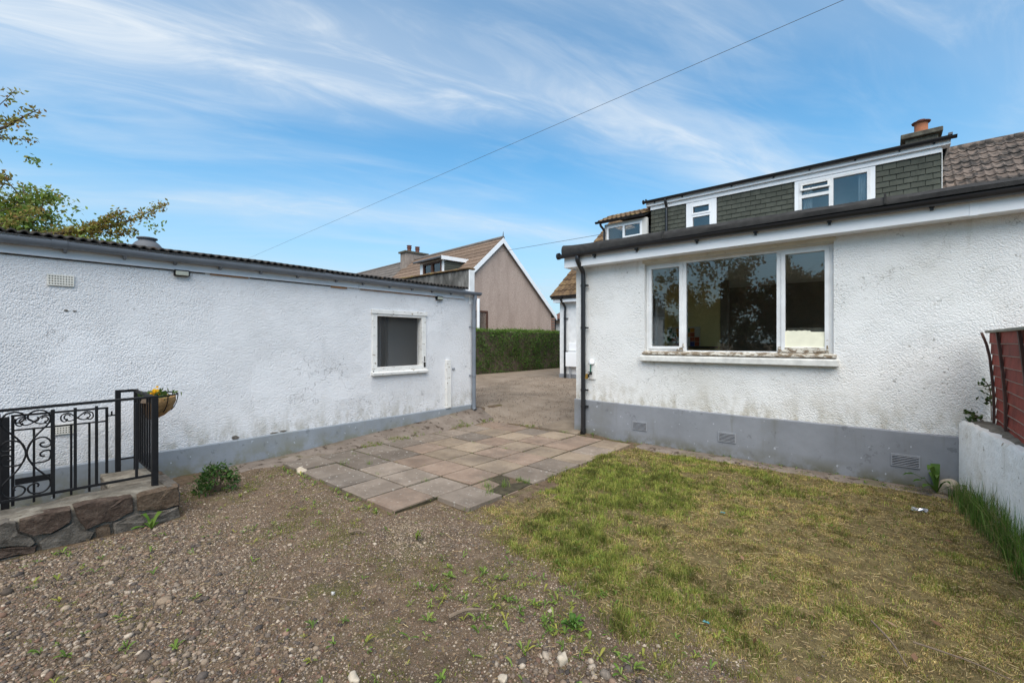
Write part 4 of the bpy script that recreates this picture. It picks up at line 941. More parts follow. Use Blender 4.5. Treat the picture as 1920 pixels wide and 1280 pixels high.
NB(G().box(2.1, 2.66, -2.33, -2.31, 4.25, 5.0), 'net_curtain', 'curtain', wn_); NB(G().box(1.1, 2.9, -1.9, -1.85, 4.2, 5.1), 'inner_wall', 'partition_grey', wn_)
nc = NB(G().box(7.3, 7.95, -.60, .75, 5.4, 6.56), 'chimney', 'chimney_render', nb)
NB(G().box(7.22, 8.03, -.70, .85, 6.56, 6.65), 'chimney_cap', 'cap_concrete', nc)
for b_ in (-.22, .32):
    g = G().lathe((0, 0, 0), [(.13, 0), (.12, .05), (.11, .2), (.14, .22), (.14, .27), (.11, .28), (.11, .33), (.145, .34), (.145, .38), (.02, .40)], 12)
    g.v = [(x + 7.62, y + b_, z + 6.65) for x, y, z in g.v]; NB(g, 'chimney_pot', 'pot_dark', nc, smooth=True)
# a house far down the lane
fh = thing('cottage', 'distant pale house with dark red roof just left of the white house corner', 'house', (-16, 32, .4))
G().box(-20.1, -12.0, 28.8, 35.5, .3, 3.28).build('wall', 'pale_render', fh)
f = G(); f.v = [(-20.6, 28.3, 3.2), (-11.5, 28.3, 3.2), (-11.5, 36, 3.2), (-20.6, 36, 3.2), (-17.2, 32.1, 6.0), (-14.9, 32.1, 6.0)]
f.f = [(0, 1, 5, 4), (1, 2, 5), (2, 3, 4, 5), (3, 0, 4), (3, 2, 1, 0)]; f.build('roof', 'tile_red', fh)
G().box(-20.68, -11.4, 28.2, 28.31, 3.1, 3.26).build('gutter', 'gutter_black', fh)
G().tube([(-20.0, 28.7, .3), (-20.0, 28.7, 3.15)], .05, 8).build('downpipe', 'gutter_black', fh, True)
bp = thing('brick_pillar', 'red brick pier peeping past the right end of the pink gable', 'pillar', (-15.1, 21.3, .4))
for k in range(34):
    z = .3 + k * .08
    for q in range(2):
        x0 = -15.28 + q * .17 + (.0 if k % 2 else -.04); G().box(x0, x0 + .16, 21.12, 21.42, z, z + .068).build('brick', 'brick_red', bp)
G().box(-15.30, -14.96, 21.14, 21.40, .25, 3.01).build('mortar_core', 'mortar', bp)
# ================================================================ LEAVES AND TREES
def mixcol(pal, n, jit=0.18):
    pal = np.array(pal); i = RNG.integers(0, len(pal), n); j = RNG.integers(0, len(pal), n); t = RNG.random((n, 1))
    return (pal[i] * (1 - t) + pal[j] * t) * (1 + (RNG.random((n, 1)) - .5) * 2 * jit)
def leaf_mesh(name, P, L, W, col, nrm=None, spread=1.0):
    n = len(P); d = RNG.normal(size=(n, 3)); d /= np.linalg.norm(d, axis=1, keepdims=True)
    nn = RNG.normal(size=(n, 3)) * spread + (0 if nrm is None else nrm); nn /= np.linalg.norm(nn, axis=1, keepdims=True) + 1e-9
    a = np.cross(nn, d); a /= np.linalg.norm(a, axis=1, keepdims=True) + 1e-9; b = np.cross(nn, a)
    L = np.broadcast_to(np.asarray(L, float).reshape(-1, 1), (n, 1)); W = np.broadcast_to(np.asarray(W, float).reshape(-1, 1), (n, 1))
    Vv = np.stack([P - a * L / 2, P + b * W / 2 + a * L * .05 + nn * W * .15, P + a * L / 2, P - b * W / 2 + a * L * .05 + nn * W * .15], 1).reshape(-1, 3)
    k = np.arange(n)[:, None] * 4
    return np_mesh(name, Vv, tris=np.concatenate([k + np.array([0, 1, 2]), k + np.array([0, 2, 3])]), col=np.repeat(col, 4, 0), mat='leaf')
# hedge
hg = thing('hedge', 'clipped dark green privet hedge along the far side of the drive', 'hedge', (-11, 14, .4))
HY0, HY1 = 5.5, 21.0
G().box(-11.42, -10.62, HY0 + .1, HY1 - .1, .30, 1.84).build('hedge_core', 'bark', hg)
n = 62000; f_ = RNG.random(n); y = RNG.uniform(HY0, HY1, n)
top = f_ > .72
x = np.where(top, RNG.uniform(-11.5, -10.52, n), -10.56 + RNG.normal(0, .045, n)); z = np.where(top, 1.90 + RNG.normal(0, .03, n), RNG.uniform(.36, 1.94, n))
bul = (fbm(y, z, 1.3) - .5) * .34; x = np.where(top, x, x + bul); z = np.where(top, z + (fbm(y, x, 1.4) - .5) * .20 + np.maximum(0, RNG.normal(-.05, .06, n)), z)
keep = RNG.random(n) < np.where(top, 1, np.clip(2.4 * fbm(y, z, 4) - .45, .12, 1))
x, y, z, top = x[keep], y[keep], z[keep], top[keep]; n = len(x)
c = mixcol([(.045, .110, .016), (.075, .155, .024), (.125, .205, .035), (.050, .090, .018)], n, .4)
c[top] = mixcol([(.12, .20, .03), (.15, .22, .04), (.09, .16, .03)], int(top.sum()), .2)
br = (fbm(y, z, .8) > .58) & (RNG.random(n) < .30) & ~top; c[br] = mixcol([(.11, .075, .03), (.08, .07, .02)], int(br.sum()))
link('foliage', leaf_mesh('foliage', np.stack([x, y, z], 1), RNG.uniform(.035, .065, n), RNG.uniform(.02, .035, n), c, np.where(top[:, None], (0, 0, 1.2), (1.2, 0, .3))), hg)
def limb(g, pts, r0, r1):
    p = catmull(pts, 5); g.tube(p, [r0 + (r1 - r0) * i / (len(p) - 1) for i in range(len(p))], 6); return p
def tree(name, label, base, crown_c, crown_r, nclump, per, size, pal, group=None, trunk_r=.13, nlimb=14, low=-1.0):
    t = thing(name, label, 'tree', base, group); g = G(); bc, cr = Vector(crown_c), Vector(crown_r)
    fork = Vector(base).lerp(bc, .45); limb(g, [base, Vector(base).lerp(fork, .5) + Vector((.05, .04, 0)), fork], trunk_r, trunk_r * .7)
    tips = []
    for k in range(nlimb):
        d = Vector(RNG.normal(size=3)); d.normalize(); d.z = max(d.z, low)
        e = bc + Vector((d.x * cr.x, d.y * cr.y, d.z * cr.z)) * RNG.uniform(.65, 1.0)
        m = fork.lerp(e, .5) + Vector((0, 0, .12 * cr.z)); p = limb(g, [fork, m, e], trunk_r * .45, .006); tips += p[4:]
        for q in range(6):
            s = p[RNG.integers(4, len(p))]; e2 = s + Vector(RNG.normal(size=3)) * cr.x * .28; tips += limb(g, [s, (s + e2) / 2 + Vector((0, 0, .06)), e2], .014, .003)[2:]
    g.build('trunk', 'bark', t, True)
    P = []
    for k in range(nclump):
        s = tips[RNG.integers(0, len(tips))] if k % 9 else bc + Vector((np.array(RNG.normal(size=3)) * .55).tolist()) * 1.0
        if not k % 9: s = Vector((bc.x + (s.x - bc.x) * cr.x, bc.y + (s.y - bc.y) * cr.y, bc.z + (s.z - bc.z) * cr.z))
        P.append(np.array(s) + RNG.normal(size=(per, 3)) * np.array(cr) * .065)
    P = np.concatenate(P); n = len(P)
    link('crown', leaf_mesh('crown', P, RNG.uniform(.7, 1.3, n) * size, RNG.uniform(.4, .75, n) * size, mixcol(pal, n, .2)), t)
    return t
tree('leafy_tree', 'light green spring tree rising behind the garage roof at left', (-15.6, -.6, 0), (-15.4, -.05, 3.95), (1.8, 1.75, 1.25), 520, 34, .10,
     [(.15, .23, .035), (.20, .28, .05), (.24, .30, .09), (.12, .18, .03), (.26, .22, .05)], nlimb=20)
bt = thing('cherry_tree', 'bronze-leaved tree whose branch reaches right over the corrugated roof', 'tree', (-13.4, -3.0, 0)); g = G(); tips = []
limb(g, [(-13.4, -3.0, 0), (-13.35, -2.9, 1.5), (-13.3, -2.6, 2.6)], .14, .10)
br_ = [([(-13.3, -2.6, 2.6), (-13.1, -1.0, 3.25), (-13, .45, 3.62), (-13, 1.25, 3.90), (-13, 1.9, 4.22), (-13, 2.5, 4.70)], .07), ([(-13, 1.25, 3.90), (-13, 1.50, 4.12), (-13, 1.75, 4.34)], .02), ([(-13, .9, 3.78), (-13, 1.4, 3.86), (-13, 1.95, 3.98)], .012),
       ([(-13.3, -2.6, 2.6), (-13.1, -1.5, 4.1), (-13, -.5, 5.2), (-13, .02, 5.60), (-13, .30, 5.92), (-13, .52, 6.18)], .06), ([(-13, -.5, 5.2), (-13, -.05, 5.95), (-13, .22, 6.44)], .012), ([(-13, -.3, 5.35), (-13, .1, 5.45), (-13, .44, 5.52)], .012),
       ([(-13, -.3, 5.4), (-13, .05, 5.75), (-13, .28, 5.85)], .012), ([(-13.1, -1.0, 3.25), (-13, -.3, 4.1), (-13, .05, 4.7)], .03), ([(-13.1, -1.0, 3.25), (-12.9, -.2, 3.6), (-12.9, .5, 4.1)], .025)]
P = []
for pts, r in br_:
    p = limb(g, pts, r, .004); m = len(p)
    for q, s in enumerate(p):
        if s.y < -1.3: continue
        k = 40 if s.z < 4.8 else 8
        P.append(np.array(s) + RNG.normal(size=(k, 3)) * np.array((.10, .065, .055)))
P = np.concatenate(P); n = len(P); g.build('trunk', 'bark', bt, True)
link('crown', leaf_mesh('crown', P, RNG.uniform(.06, .11, n), RNG.uniform(.03, .055, n), mixcol([(.26, .20, .05), (.32, .27, .07), (.20, .20, .035), (.27, .15, .05), (.19, .23, .045)], n, .2)), bt)
# the trees at the foot of the garden that the big window mirrors
for k, (x, y, h, nm) in enumerate(((-10.5, -9.5, 5.7, 'broad dark tree at the far left behind the camera, mirrored in the window'), (-6.6, -10.5, 6.7, 'tallest dark tree behind the camera, mirrored in the middle of the window'),
                                  (-3.0, -9.3, 5.4, 'dense dark tree behind the camera, mirrored in the right of the window'), (0.8, -10.0, 5.6, 'dark tree behind the camera to the right, mirrored beside the window edge'))):
    tree('garden_tree', nm, (x, y, 0), (x, y, h * .5), (2.3, 1.6, h * .46), 420, 34, .19, [(.09, .10, .035), (.13, .135, .045), (.20, .13, .06), (.26, .14, .075)], 'trees at the foot of the garden', .18, 16)
# ================================================================ WIRES
for nm, a, b, r, lb in (('overhead_wire', (20, 9.25, 8.02), (-46, 11.25, 6.80), .005, 'thin black telephone wire crossing the whole sky from upper right'),
                        ('service_wire', (-13.3, 14.7, 5.55), (-5.2, 13.6, 5.20), .008, 'short thin wire running to the pink gable')):
    a, b = Vector(a), Vector(b); tag(G().tube([a.lerp(b, t / 12) for t in range(13)], r, 6).build(nm, 'wire_grey'), lb, 'wire')

# ================================================================ STONE WALL, RAILING, GATE
sw_ = thing('stone_wall', 'low rubble stone wall with lichened top carrying the black railing', 'wall', (-4.8, .3, 0))
g = G(); g.box(-4.98, -4.635, -1.6, .985, -.12, .235); g.box(-5.62, -4.98, .62, .985, -.12, .235); g.build('mortar_core', 'mortar', sw_, bevel=0.02)
SP = {'S1': ('stone_brown', [(.73, .245), (1.0, .265), (1.01, .10), (.87, .095), (.73, .125)]),
      'S2': ('stone_red', [(.365, .265), (.43, .272), (.70, .25), (.71, .135), (.59, .095), (.53, .10), (.43, .075), (.385, .17)]),
      'S3': ('stone_red', [(.095, .252), (.22, .262), (.35, .255), (.352, .19), (.34, .16), (.25, .11), (.16, .125), (.095, .175)]),
      'S4': ('stone_grey', [(.185, .06), (.25, .10), (.365, .15), (.415, .08), (.475, .04), (.455, -.01), (.36, -.05), (.21, -.04)]),
      'S5': ('stone_brown', [(.487, .065), (.56, .075), (.572, -.05), (.49, -.05)]),
      'S6': ('stone_grey', [(.585, .075), (.72, .105), (.86, .082), (1.0, .085), (1.015, .0), (.91, -.05), (.59, -.06)]),
      'S7': ('stone_grey', [(-.05, .23), (.03, .262), (.078, .245), (.088, .16), (.15, .11), (.172, .065), (.15, .05), (.05, .085), (-.05, .10)]),
      'S8': ('stone_red', [(-.05, .085), (.05, .075), (.14, .045), (.18, .045), (.17, .0), (.05, .02), (-.05, .02)]),
      'S9': ('stone_grey', [(-.05, .01), (.06, .008), (.17, -.012), (.16, -.08), (-.05, -.08)]),
      'S10': ('stone_brown', [(-.36, .25), (-.06, .255), (-.06, .12), (-.2, .10), (-.36, .12)]), 'S11': ('stone_grey', [(-.36, .10), (-.2, .085), (-.06, .10), (-.06, -.08), (-.36, -.08)]),
      'S12': ('stone_red', [(-.75, .25), (-.38, .25), (-.38, .06), (-.6, .03), (-.75, .08)]), 'S13': ('stone_grey', [(-.75, .06), (-.6, .01), (-.38, .04), (-.38, -.08), (-.75, -.08)])}
import bmesh
def rock(name, poly, x_back, x_front, mat, parent, axis='x'):
    """a rough stone: outline extruded, face pillowed and chipped"""
    pts = []
    for i in range(len(poly)):
        a, b = poly[i], poly[(i + 1) % len(poly)]; n = max(1, int(math.dist(a, b) / .035))
        for k in range(n):
            t = k / n; pts.append((a[0] + (b[0] - a[0]) * t + random.uniform(-.003, .003), a[1] + (b[1] - a[1]) * t + random.uniform(-.003, .003)))
    cx, cy = sum(p[0] for p in pts) / len(pts), sum(p[1] for p in pts) / len(pts); g = G(); m = len(pts); dx = x_front - x_back
    rings = [(1.0, 0), (1.0, .84), (.985, .96), (.94, 1.0), (.5, 1.0)]
    for s, d in rings:
        for p in pts:
            u, w = cx + (p[0] - cx) * s, cy + (p[1] - cy) * s; e = x_back + dx * d + (random.uniform(-.009, .007) if d > .8 else 0)
            g.v.append((e, u, w) if axis == 'x' else (u, e, w))
    for r in range(len(rings) - 1):
        for i in range(m):
            j = (i + 1) % m; g.f.append((r * m + i, r * m + j, (r + 1) * m + j, (r + 1) * m + i))
    e = x_back + dx * 1.0; g.v.append((e, cx, cy) if axis == 'x' else (cx, e, cy)); q = len(g.v) - 1; r = (len(rings) - 1) * m
    for i in range(m): g.f.append((r + i, r + (i + 1) % m, q))
    return g.build(name, mat, parent, True)
for k, (mt, p) in SP.items(): rock('stone', p, -4.72, -4.60 + random.uniform(-.012, .008), mt, sw_)
for mt, p in (('stone_brown', [(-5.6, .24), (-5.2, .25), (-5.2, .1), (-5.6, .1)]), ('stone_grey', [(-5.18, .25), (-4.66, .262), (-4.66, .10), (-5.18, .12)]), ('stone_red', [(-5.6, .08), (-5.0, .10), (-4.66, .08), (-4.66, -.06), (-5.6, -.06)])):
    rock('stone', p, .93, 1.02, mt, sw_, 'y')
# uneven mortared top
nx, ny_ = 9, 70; X, Y = np.meshgrid(np.linspace(-4.99, -4.64, nx), np.linspace(-1.6, .98, ny_), indexing='ij')
def topsheet(X, Y, nm):
    Z = .252 + (fbm(X, Y, 5) - .5) * .04; i = np.arange(X.size).reshape(X.shape); q = np.stack([i[:-1, :-1], i[1:, :-1], i[1:, 1:], i[:-1, 1:]], -1).reshape(-1, 4)
    o = link('wall_top', np_mesh('wall_top', np.stack([X, Y, Z], -1).reshape(-1, 3), quads=q, mat='lichen_concrete', smooth=True), sw_)
    md = o.modifiers.new('t', 'SOLIDIFY'); md.thickness = .05; md.offset = -1
topsheet(X, Y, 0); X, Y = np.meshgrid(np.linspace(-5.62, -4.995, 16), np.linspace(.62, .98, 10), indexing='ij'); topsheet(X, Y, 1)
# railing
RX = -4.84
rl = thing('iron_railing', 'black wrought iron railing with scrolls on the low stone wall', 'railing', (RX, .3, .25))
G().hexa([(RX - .02, -1.5, .965), (RX + .02, -1.5, .965), (RX + .02, .90, 1.01), (RX - .02, .90, 1.01), (RX - .02, -1.5, .985), (RX + .02, -1.5, .985), (RX + .02, .90, 1.03), (RX - .02, .90, 1.03)]).build('handrail', 'black_iron', rl, bevel=0.004)
G().box(RX - .008, RX + .008, -1.5, .87, .335, .355).build('bottom_rail', 'black_iron', rl, bevel=0.003)
G().box(RX - .022, RX + .022, .86, .904, .22, 1.012).build('post', 'black_iron', rl, bevel=0.003)
for y in (0.0, .268, .39, .512, .76): 
    w = .009 if y != .268 else .011
    G().box(RX - w, RX + w, y - w, y + w, .35, .98).build('bar', 'black_iron', rl)
for k in range(10):
    y = -.125 - k * .125; G().box(RX - .008, RX + .008, y - .008, y + .008, .35, .975).build('bar', 'black_iron', rl)
def scroll(path, X, parent, r=.0065, fy=None):
    pts = catmull([(X, *fy(p)) for p in path], 5); return G().tube(pts, r, 6).build('scroll', 'black_iron', parent, True)
def fy1(p, m=1, fl=1):
    zx = 262 + (p[0] - 262) * m; zy = 705 + (p[1] - 705) * fl
    return (.133 + (zx - 262) * .00050, .985 - (zy - 250) * .000685)
heart = [(372, 322), (385, 345), (360, 368), (315, 360), (275, 325), (300, 275), (380, 252), (460, 270), (508, 330), (490, 400), (420, 470), (340, 550), (285, 640), (264, 705)]
cs = [(450, 612), (412, 612), (404, 638), (448, 660), (503, 650), (512, 610), (460, 557), (380, 555), (300, 600), (268, 705), (300, 800), (370, 822), (480, 812), (512, 750), (500, 705), (450, 700), (404, 725), (412, 756), (450, 756)]
for m in (1, -1):
    for fl in (1, -1): scroll(heart, RX, rl, fy=lambda p: fy1(p, m, fl))
    scroll(cs, RX, rl, fy=lambda p: fy1(p, m, 1))
# return panel towards the garage
G().box(-5.65, RX, .872, .892, .995, 1.025).build('return_rail', 'black_iron', rl, bevel=0.003); G().box(-5.65, RX, .876, .888, .34, .355).build('return_bottom_rail', 'black_iron', rl)
for k in range(1, 8):
    x = RX - k * .1; G().box(x - .007, x + .007, .875, .889, .35, 1.0).build('bar', 'black_iron', rl)
G().box(-5.66, -5.625, .865, .90, .2, 1.03).build('post', 'black_iron', rl, bevel=0.003); G().box(-5.68, -5.64, .73, .77, .05, 1.03).build('post', 'black_iron', rl, bevel=0.003)
G().box(-5.672, -5.645, .77, .865, 1.005, 1.03).build('stub_rail', 'black_iron', rl); G().box(-5.668, -5.650, .77, .865, .35, .365).build('stub_rail', 'black_iron', rl)
G().box(-5.66, -5.65, .70, .74, .93, .94).build('latch_keep', 'black_iron', rl)
# gate
gt = thing('garden_gate', 'small black iron gate with scrolls between the railing and the garage', 'gate', (-5.66, .37, .1)); AX = -5.66
for y in (.078, .67): G().box(AX - .01, AX + .01, y - .01, y + .01, .10, .875).build('stile', 'black_iron', gt)
G().box(AX - .009, AX + .009, .078, .67, .858, .875).build('top_rail', 'black_iron', gt); G().box(AX - .007, AX + .007, .078, .67, .735, .748).build('mid_rail', 'black_iron', gt)
G().box(AX - .009, AX + .009, .078, .67, .14, .158).build('bottom_rail', 'black_iron', gt)
for y in (.20, .32, .43, .55): G().box(AX - .008, AX + .008, y - .008, y + .008, .1, .742).build('bar', 'black_iron', gt)
G().box(AX - .012, AX + .012, .09, .30, .275, .325).build('latch_plate', 'black_iron', gt); G().box(AX - .01, AX + .01, .66, .73, .785, .797).tube([(AX, .705, .79), (AX, .705, .83)], .007, 6).build('latch', 'black_iron', gt)
def sg(y0, fl):
    def f(p): return (y0 + p[0] * fl, .804 + p[1])
    return f
S_ = [(-.045, .015), (-.055, .03), (-.075, .03), (-.085, .005), (-.06, -.025), (-.02, -.02), (.02, .015), (.06, .045), (.10, .03), (.105, -.01), (.085, -.03), (.065, -.02), (.07, -.005)]
for y0, fl in ((.20, -1), (.20, 1), (.47, 1), (.47, -1)): scroll(S_, AX, gt, .006, sg(y0 + (.0), fl))
gp = G().box(-5.69, -5.63, .01, .06, -.05, .86).build('gate_post', 'black_iron', bevel=0.004); tag(gp, 'thick black gate post at the left end of the iron gate', 'post')
# half basket with coir liner on the return rail
bk = thing('flower_basket', 'coir-lined half basket with yellow flowers hung on the railing end', 'basket', (-5.28, 1.0, .95)); BC = Vector((-5.22, .895, 1.005)); g = G()
nb_, na = 7, 17
for a in range(nb_):
    t = a / (nb_ - 1) * math.pi / 2
    for b in range(na):
        p = b / (na - 1) * math.pi; r = math.cos(t) ** .75; w = 1 + random.uniform(-.05, .05); g.v.append((BC.x + .255 * r * math.cos(p) * w, BC.y + .215 * r * math.sin(p) * w, BC.z - .02 - .20 * math.sin(t) * (1 + random.uniform(-.04, .04))))
for a in range(nb_ - 1):
    for b in range(na - 1): g.f.append((a * na + b, a * na + b + 1, (a + 1) * na + b + 1, (a + 1) * na + b))
lo = g.build('coir_liner', 'coir', bk, True); md = lo.modifiers.new('t', 'SOLIDIFY'); md.thickness = .02
G().tube([(BC.x + .265 * math.cos(t), BC.y + .225 * math.sin(t), BC.z) for t in np.linspace(0, math.pi, 20)], .007, 6).tube([(BC.x - .265, BC.y, BC.z), (BC.x + .265, BC.y, BC.z)], .007, 6).build('wire_rim', 'black_iron', bk, True)
for t in (.5, 1.2, 1.95, 2.6): G().tube([(BC.x + .268 * math.cos(t) * math.cos(s) ** .7, BC.y + .228 * math.sin(t) * math.cos(s) ** .7, BC.z - .21 * math.sin(s)) for s in np.linspace(0, .8, 5)], .004, 5).build('wire_rib', 'black_iron', bk, True)
G().lathe((BC.x, BC.y + .08, BC.z - .07), [(.01, 0), (.13, .0), (.12, .03), (.02, .045)], 12).build('soil', 'bark', bk, True)
P = []
for k in range(6):
    c0 = np.array((BC.x + RNG.uniform(-.16, .02), BC.y + RNG.uniform(.03, .13), BC.z + RNG.uniform(-.02, .02))); P.append(c0 + RNG.normal(size=(14, 3)) * .014)
P = np.concatenate(P); link('flowers', leaf_mesh('flowers', P, .03, .024, mixcol([(.80, .45, .01), (.85, .55, .02), (.7, .33, .01)], len(P), .1)), bk)
P = np.array((BC.x, BC.y + .08, BC.z - .01)) + RNG.normal(size=(120, 3)) * (.10, .05, .02); link('leaves', leaf_mesh('leaves', P, .05, .02, mixcol([(.05, .10, .02), (.09, .13, .03)], 120)), bk)

# ================================================================ RIGHT SIDE: white boundary wall and red lapped fence
WA, WB = Vector((.545, 6.17, 0)), Vector((1.02, 1.9, 0)); wd = (WB - WA).normalized(); wn2 = Vector((-wd.y, wd.x, 0)) * 1.0
bwall = thing('boundary_wall', 'low crumbling white garden wall beside the red fence', 'wall', (.7, 4.5, 0))
ns_, nz_ = 60, 14; st = []
L = (WB - WA).length
for k in range(ns_ + 1):
    p = WA + wd * (L * k / ns_); h = .725 + (vnoise(np.array(k * .9), np.array(3.3)) - .5) * .03; w = .235
    st.append([p + Vector((0, 0, -.1)), p + Vector((0, 0, h - .03)) + wn2 * 0, p + wn2 * .02 + Vector((0, 0, h)), p + wn2 * (w * .5) + Vector((0, 0, h + .008)), p + wn2 * (w - .02) + Vector((0, 0, h)), p + wn2 * w + Vector((0, 0, h - .03)), p + wn2 * w + Vector((0, 0, -.1))])
G().sweep(st, None).build('wall_body', 'wall_old', bwall, True)
st = []
for k in range(ns_ + 1):
    p = WA + wd * (L * k / ns_); h = .73 + (vnoise(np.array(k * .9), np.array(3.3)) - .5) * .03; a = .03 + .05 * float(vnoise(np.array(k * .7), np.array(8.))); 
    st.append([p + wn2 * a + Vector((0, 0, h - .01)), p + wn2 * (a + .03) + Vector((0, 0, h + .009)), p + wn2 * .21 + Vector((0, 0, h + .009)), p + wn2 * .225 + Vector((0, 0, h - .01))])
G().sweep(st, None).build('bare_top', 'lichen_concrete', bwall, True)
fn = thing('fence_panel', 'dark red lapped timber fence panel bowing above the white wall', 'fence', (.85, 5, .7))
FX = lambda z: .790 - .05 * max(0, (z - .95) / .65) ** 1.3
NBd = 9; FY0, FY1 = 6.06, 3.6
for k in range(NBd):
    z0 = .68 + k * .1; z1 = z0 + .118; st = []
    for q in range(13):
        y = FY0 + (FY1 - FY0) * q / 12; wv = .0015 * math.sin(q * 1.3 + k); xa, xb = FX(z0), FX(z1)
        st.append([Vector((xa - .016 + wv, y, z0 + wv)), Vector((xa - .006 + wv, y, z0 + wv)), Vector((xb + .004 + wv, y, z1 + wv)), Vector((xb - .003 + wv, y, z1 + wv))])
    bd_ = G().sweep(st, None).build('board', 'fence_red', fn)
    st = [[v[0] + Vector((-.002, 0, -.001)), v[0] + Vector((-.002, 0, .004)), v[0] + Vector((.003, 0, .004)), v[0] + Vector((.003, 0, -.001))] for v in st]
    G().sweep(st, None).build('lit_edge', 'fence_cap', bd_)  # pale strip paints in the light caught along the lower board edge
for y, w in ((6.05, .016), (5.52, .02), (4.72, .02), (4.0, .02)):
    st = []
    for z in np.linspace(.66, 1.585, 9):
        x = FX(z) - .016 - (.028 * max(0, (z - 1.42) / .16) if y > 6 else 0); yy = y + (.02 * max(0, (z - 1.42) / .16) if y > 6 else 0)
        st.append([Vector((x - .018, yy - w, z)), Vector((x, yy - w, z)), Vector((x, yy + w, z)), Vector((x - .018, yy + w, z))])
    G().sweep(st, None).build('batten', 'fence_batten', fn)
G().box(FX(1.58) - .045, FX(1.58) + .03, FY1, 5.99, 1.578, 1.602).build('cap_rail', 'fence_cap', fn, bevel=0.006)
G().box(.9, .98, 5.92, 6.0, 0, 1.5).build('fence_post', 'fence_batten', fn)

# ================================================================ GROUND COVER
CS, SN = math.cos(R(40.5)), math.sin(R(40.5))
def in_view(x, y, m=1.32, near=1.45):
    r, d = x * CS + y * SN, -x * SN + y * CS
    return (d > near) & (np.abs(r) < m * d + .3)
def on_patio(x, y, e=0.0): return (x > -5.62 - e) & (x < -2.81 + e) & (y > 2.22 - e) & (y < 5.97 + e) & ~((x > -3.27 + e) & (y < 2.70 - e))
def depth(x, y): return -x * SN + y * CS
def gsurf(x, y): return gz(x, y) + (fbm(x, y, 1.7) - 0.5) * 0.05 + (fbm(x, y, 5.0, 2) - 0.5) * 0.022 - 0.012
def blades(name, X, Y, H, W, col, lean=.6, z=None, kink=True):
    n = len(X); a = RNG.uniform(0, 2 * np.pi, n); l = RNG.normal(0, lean, n); la = RNG.uniform(0, 2 * np.pi, n)
    Z = gsurf(X, Y) if z is None else z; B = np.stack([X, Y, Z], 1); s = np.stack([np.cos(a), np.sin(a), np.zeros(n)], 1) * (W / 2)[:, None]
    lv = np.stack([np.cos(la), np.sin(la), np.zeros(n)], 1); k1 = np.abs(np.sin(l)); 
    M = B + np.stack([np.zeros(n), np.zeros(n), H * .55], 1) + lv * (H * .30 * k1)[:, None]
    T = B + np.stack([np.zeros(n), np.zeros(n), H * np.cos(l)], 1) + lv * (H * k1)[:, None]
    Vv = np.stack([B - s, B + s, M + s * .8, M - s * .8, T], 1).reshape(-1, 3); k = np.arange(n)[:, None] * 5
    return np_mesh(name, Vv, quads=k + np.array([0, 1, 2, 3]), tris=k + np.array([3, 2, 4]), col=np.repeat(col, 5, 0), mat='leaf')
# --- mown lawn
def greenness(x, y):
    g = .13 + 1.5 * (fbm(x, y, 1.1, 3) - .5) + 1.9 * (fbm(x, y, 4.2, 3) - .5) + .62 * np.exp(-((x + 2.15) / .75) ** 2 - ((y - 4.1) / 1.15) ** 2) + .35 * np.exp(-((x + 1.0) / .5) ** 2 - ((y - 2.6) / .3) ** 2)
    g -= .28 * sstep(-.9, .2, x) * sstep(3.2, 4.6, y); g += .10 * sstep(1.8, 3, x + 2.4)
    return np.clip(g, 0, 1)
def cover(x, y): return np.clip(.30 + 2.6 * (fbm(x + 31, y, 3.1) - .42) + .45 * greenness(x, y), .11, 1) * (.12 + .88 * sstep(.30, .62, fbm(x, y + 40, 11.0, 2)))
N = 1100000; x = RNG.uniform(-3.1, 1.15, N); y = RNG.uniform(1.3, 6.19, N)
k = in_view(x, y) & (RNG.random(N) < lawn_mask(x, y) * cover(x, y)) & ~on_patio(x, y, -.05) & (x < .56 + (6.2 - y) * .11)
k &= RNG.random(N) < np.clip(1.25 - depth(x, y) / 7, .35, 1)
k &= ~((y > 5.88) & (RNG.random(N) < .75))
x, y = x[k], y[k]; n = len(x); g_ = greenness(x, y); d_ = depth(x, y)
isg = RNG.random(n) < .16 + .84 * g_
col = np.where(isg[:, None], mixcol([(.105, .165, .024), (.175, .220, .038), (.245, .255, .055), (.31, .275, .085)], n, .4), mixcol([(.44, .33, .135), (.34, .24, .105), (.53, .43, .20), (.22, .15, .07), (.40, .33, .12)], n, .3))
col = col * np.clip(.1 + 1.85 * fbm(x + 5, y + 9, 13.0, 3), .35, 1.6)[:, None]
H = np.where(isg, RNG.uniform(.010, .040, n), RNG.uniform(.008, .024, n)) * (.7 + .8 * g_) * (.6 + .9 * fbm(x + 15, y, 7.0, 2)); W = RNG.uniform(.0022, .0042, n) * np.clip(d_ / 2.6, 1, 2.2)
tag(link('lawn_grass', blades('lawn_grass', x, y, H, W, col, .85)), 'patchy mown grass, green near the patio and straw brown elsewhere', kind='stuff')
# --- loose straw, cut stems and thatch lying flat
def straw(name, X, Y, Lmin, Lmax, W, col, lab):
    n = len(X); a = RNG.uniform(0, 2 * np.pi, n); L = RNG.uniform(Lmin, Lmax, n); L = np.where(RNG.random(n) < .012, L * 4.0, L); Z = gsurf(X, Y) + RNG.uniform(.004, .022, n)
    dx, dy = np.cos(a) * L / 2, np.sin(a) * L / 2; px, py = -np.sin(a) * W / 2, np.cos(a) * W / 2; t = RNG.normal(0, .12, n) * L
    Vv = np.stack([np.stack([X - dx - px, Y - dy - py, Z - t], 1), np.stack([X + dx - px, Y + dy - py, Z + t], 1), np.stack([X + dx + px, Y + dy + py, Z + t + .0015], 1), np.stack([X - dx + px, Y - dy + py, Z - t + .0015], 1)], 1).reshape(-1, 3)
    return tag(link(name, np_mesh(name, Vv, quads=np.arange(n)[:, None] * 4 + np.arange(4), col=np.repeat(col, 4, 0), mat='straw')), lab, kind='stuff')
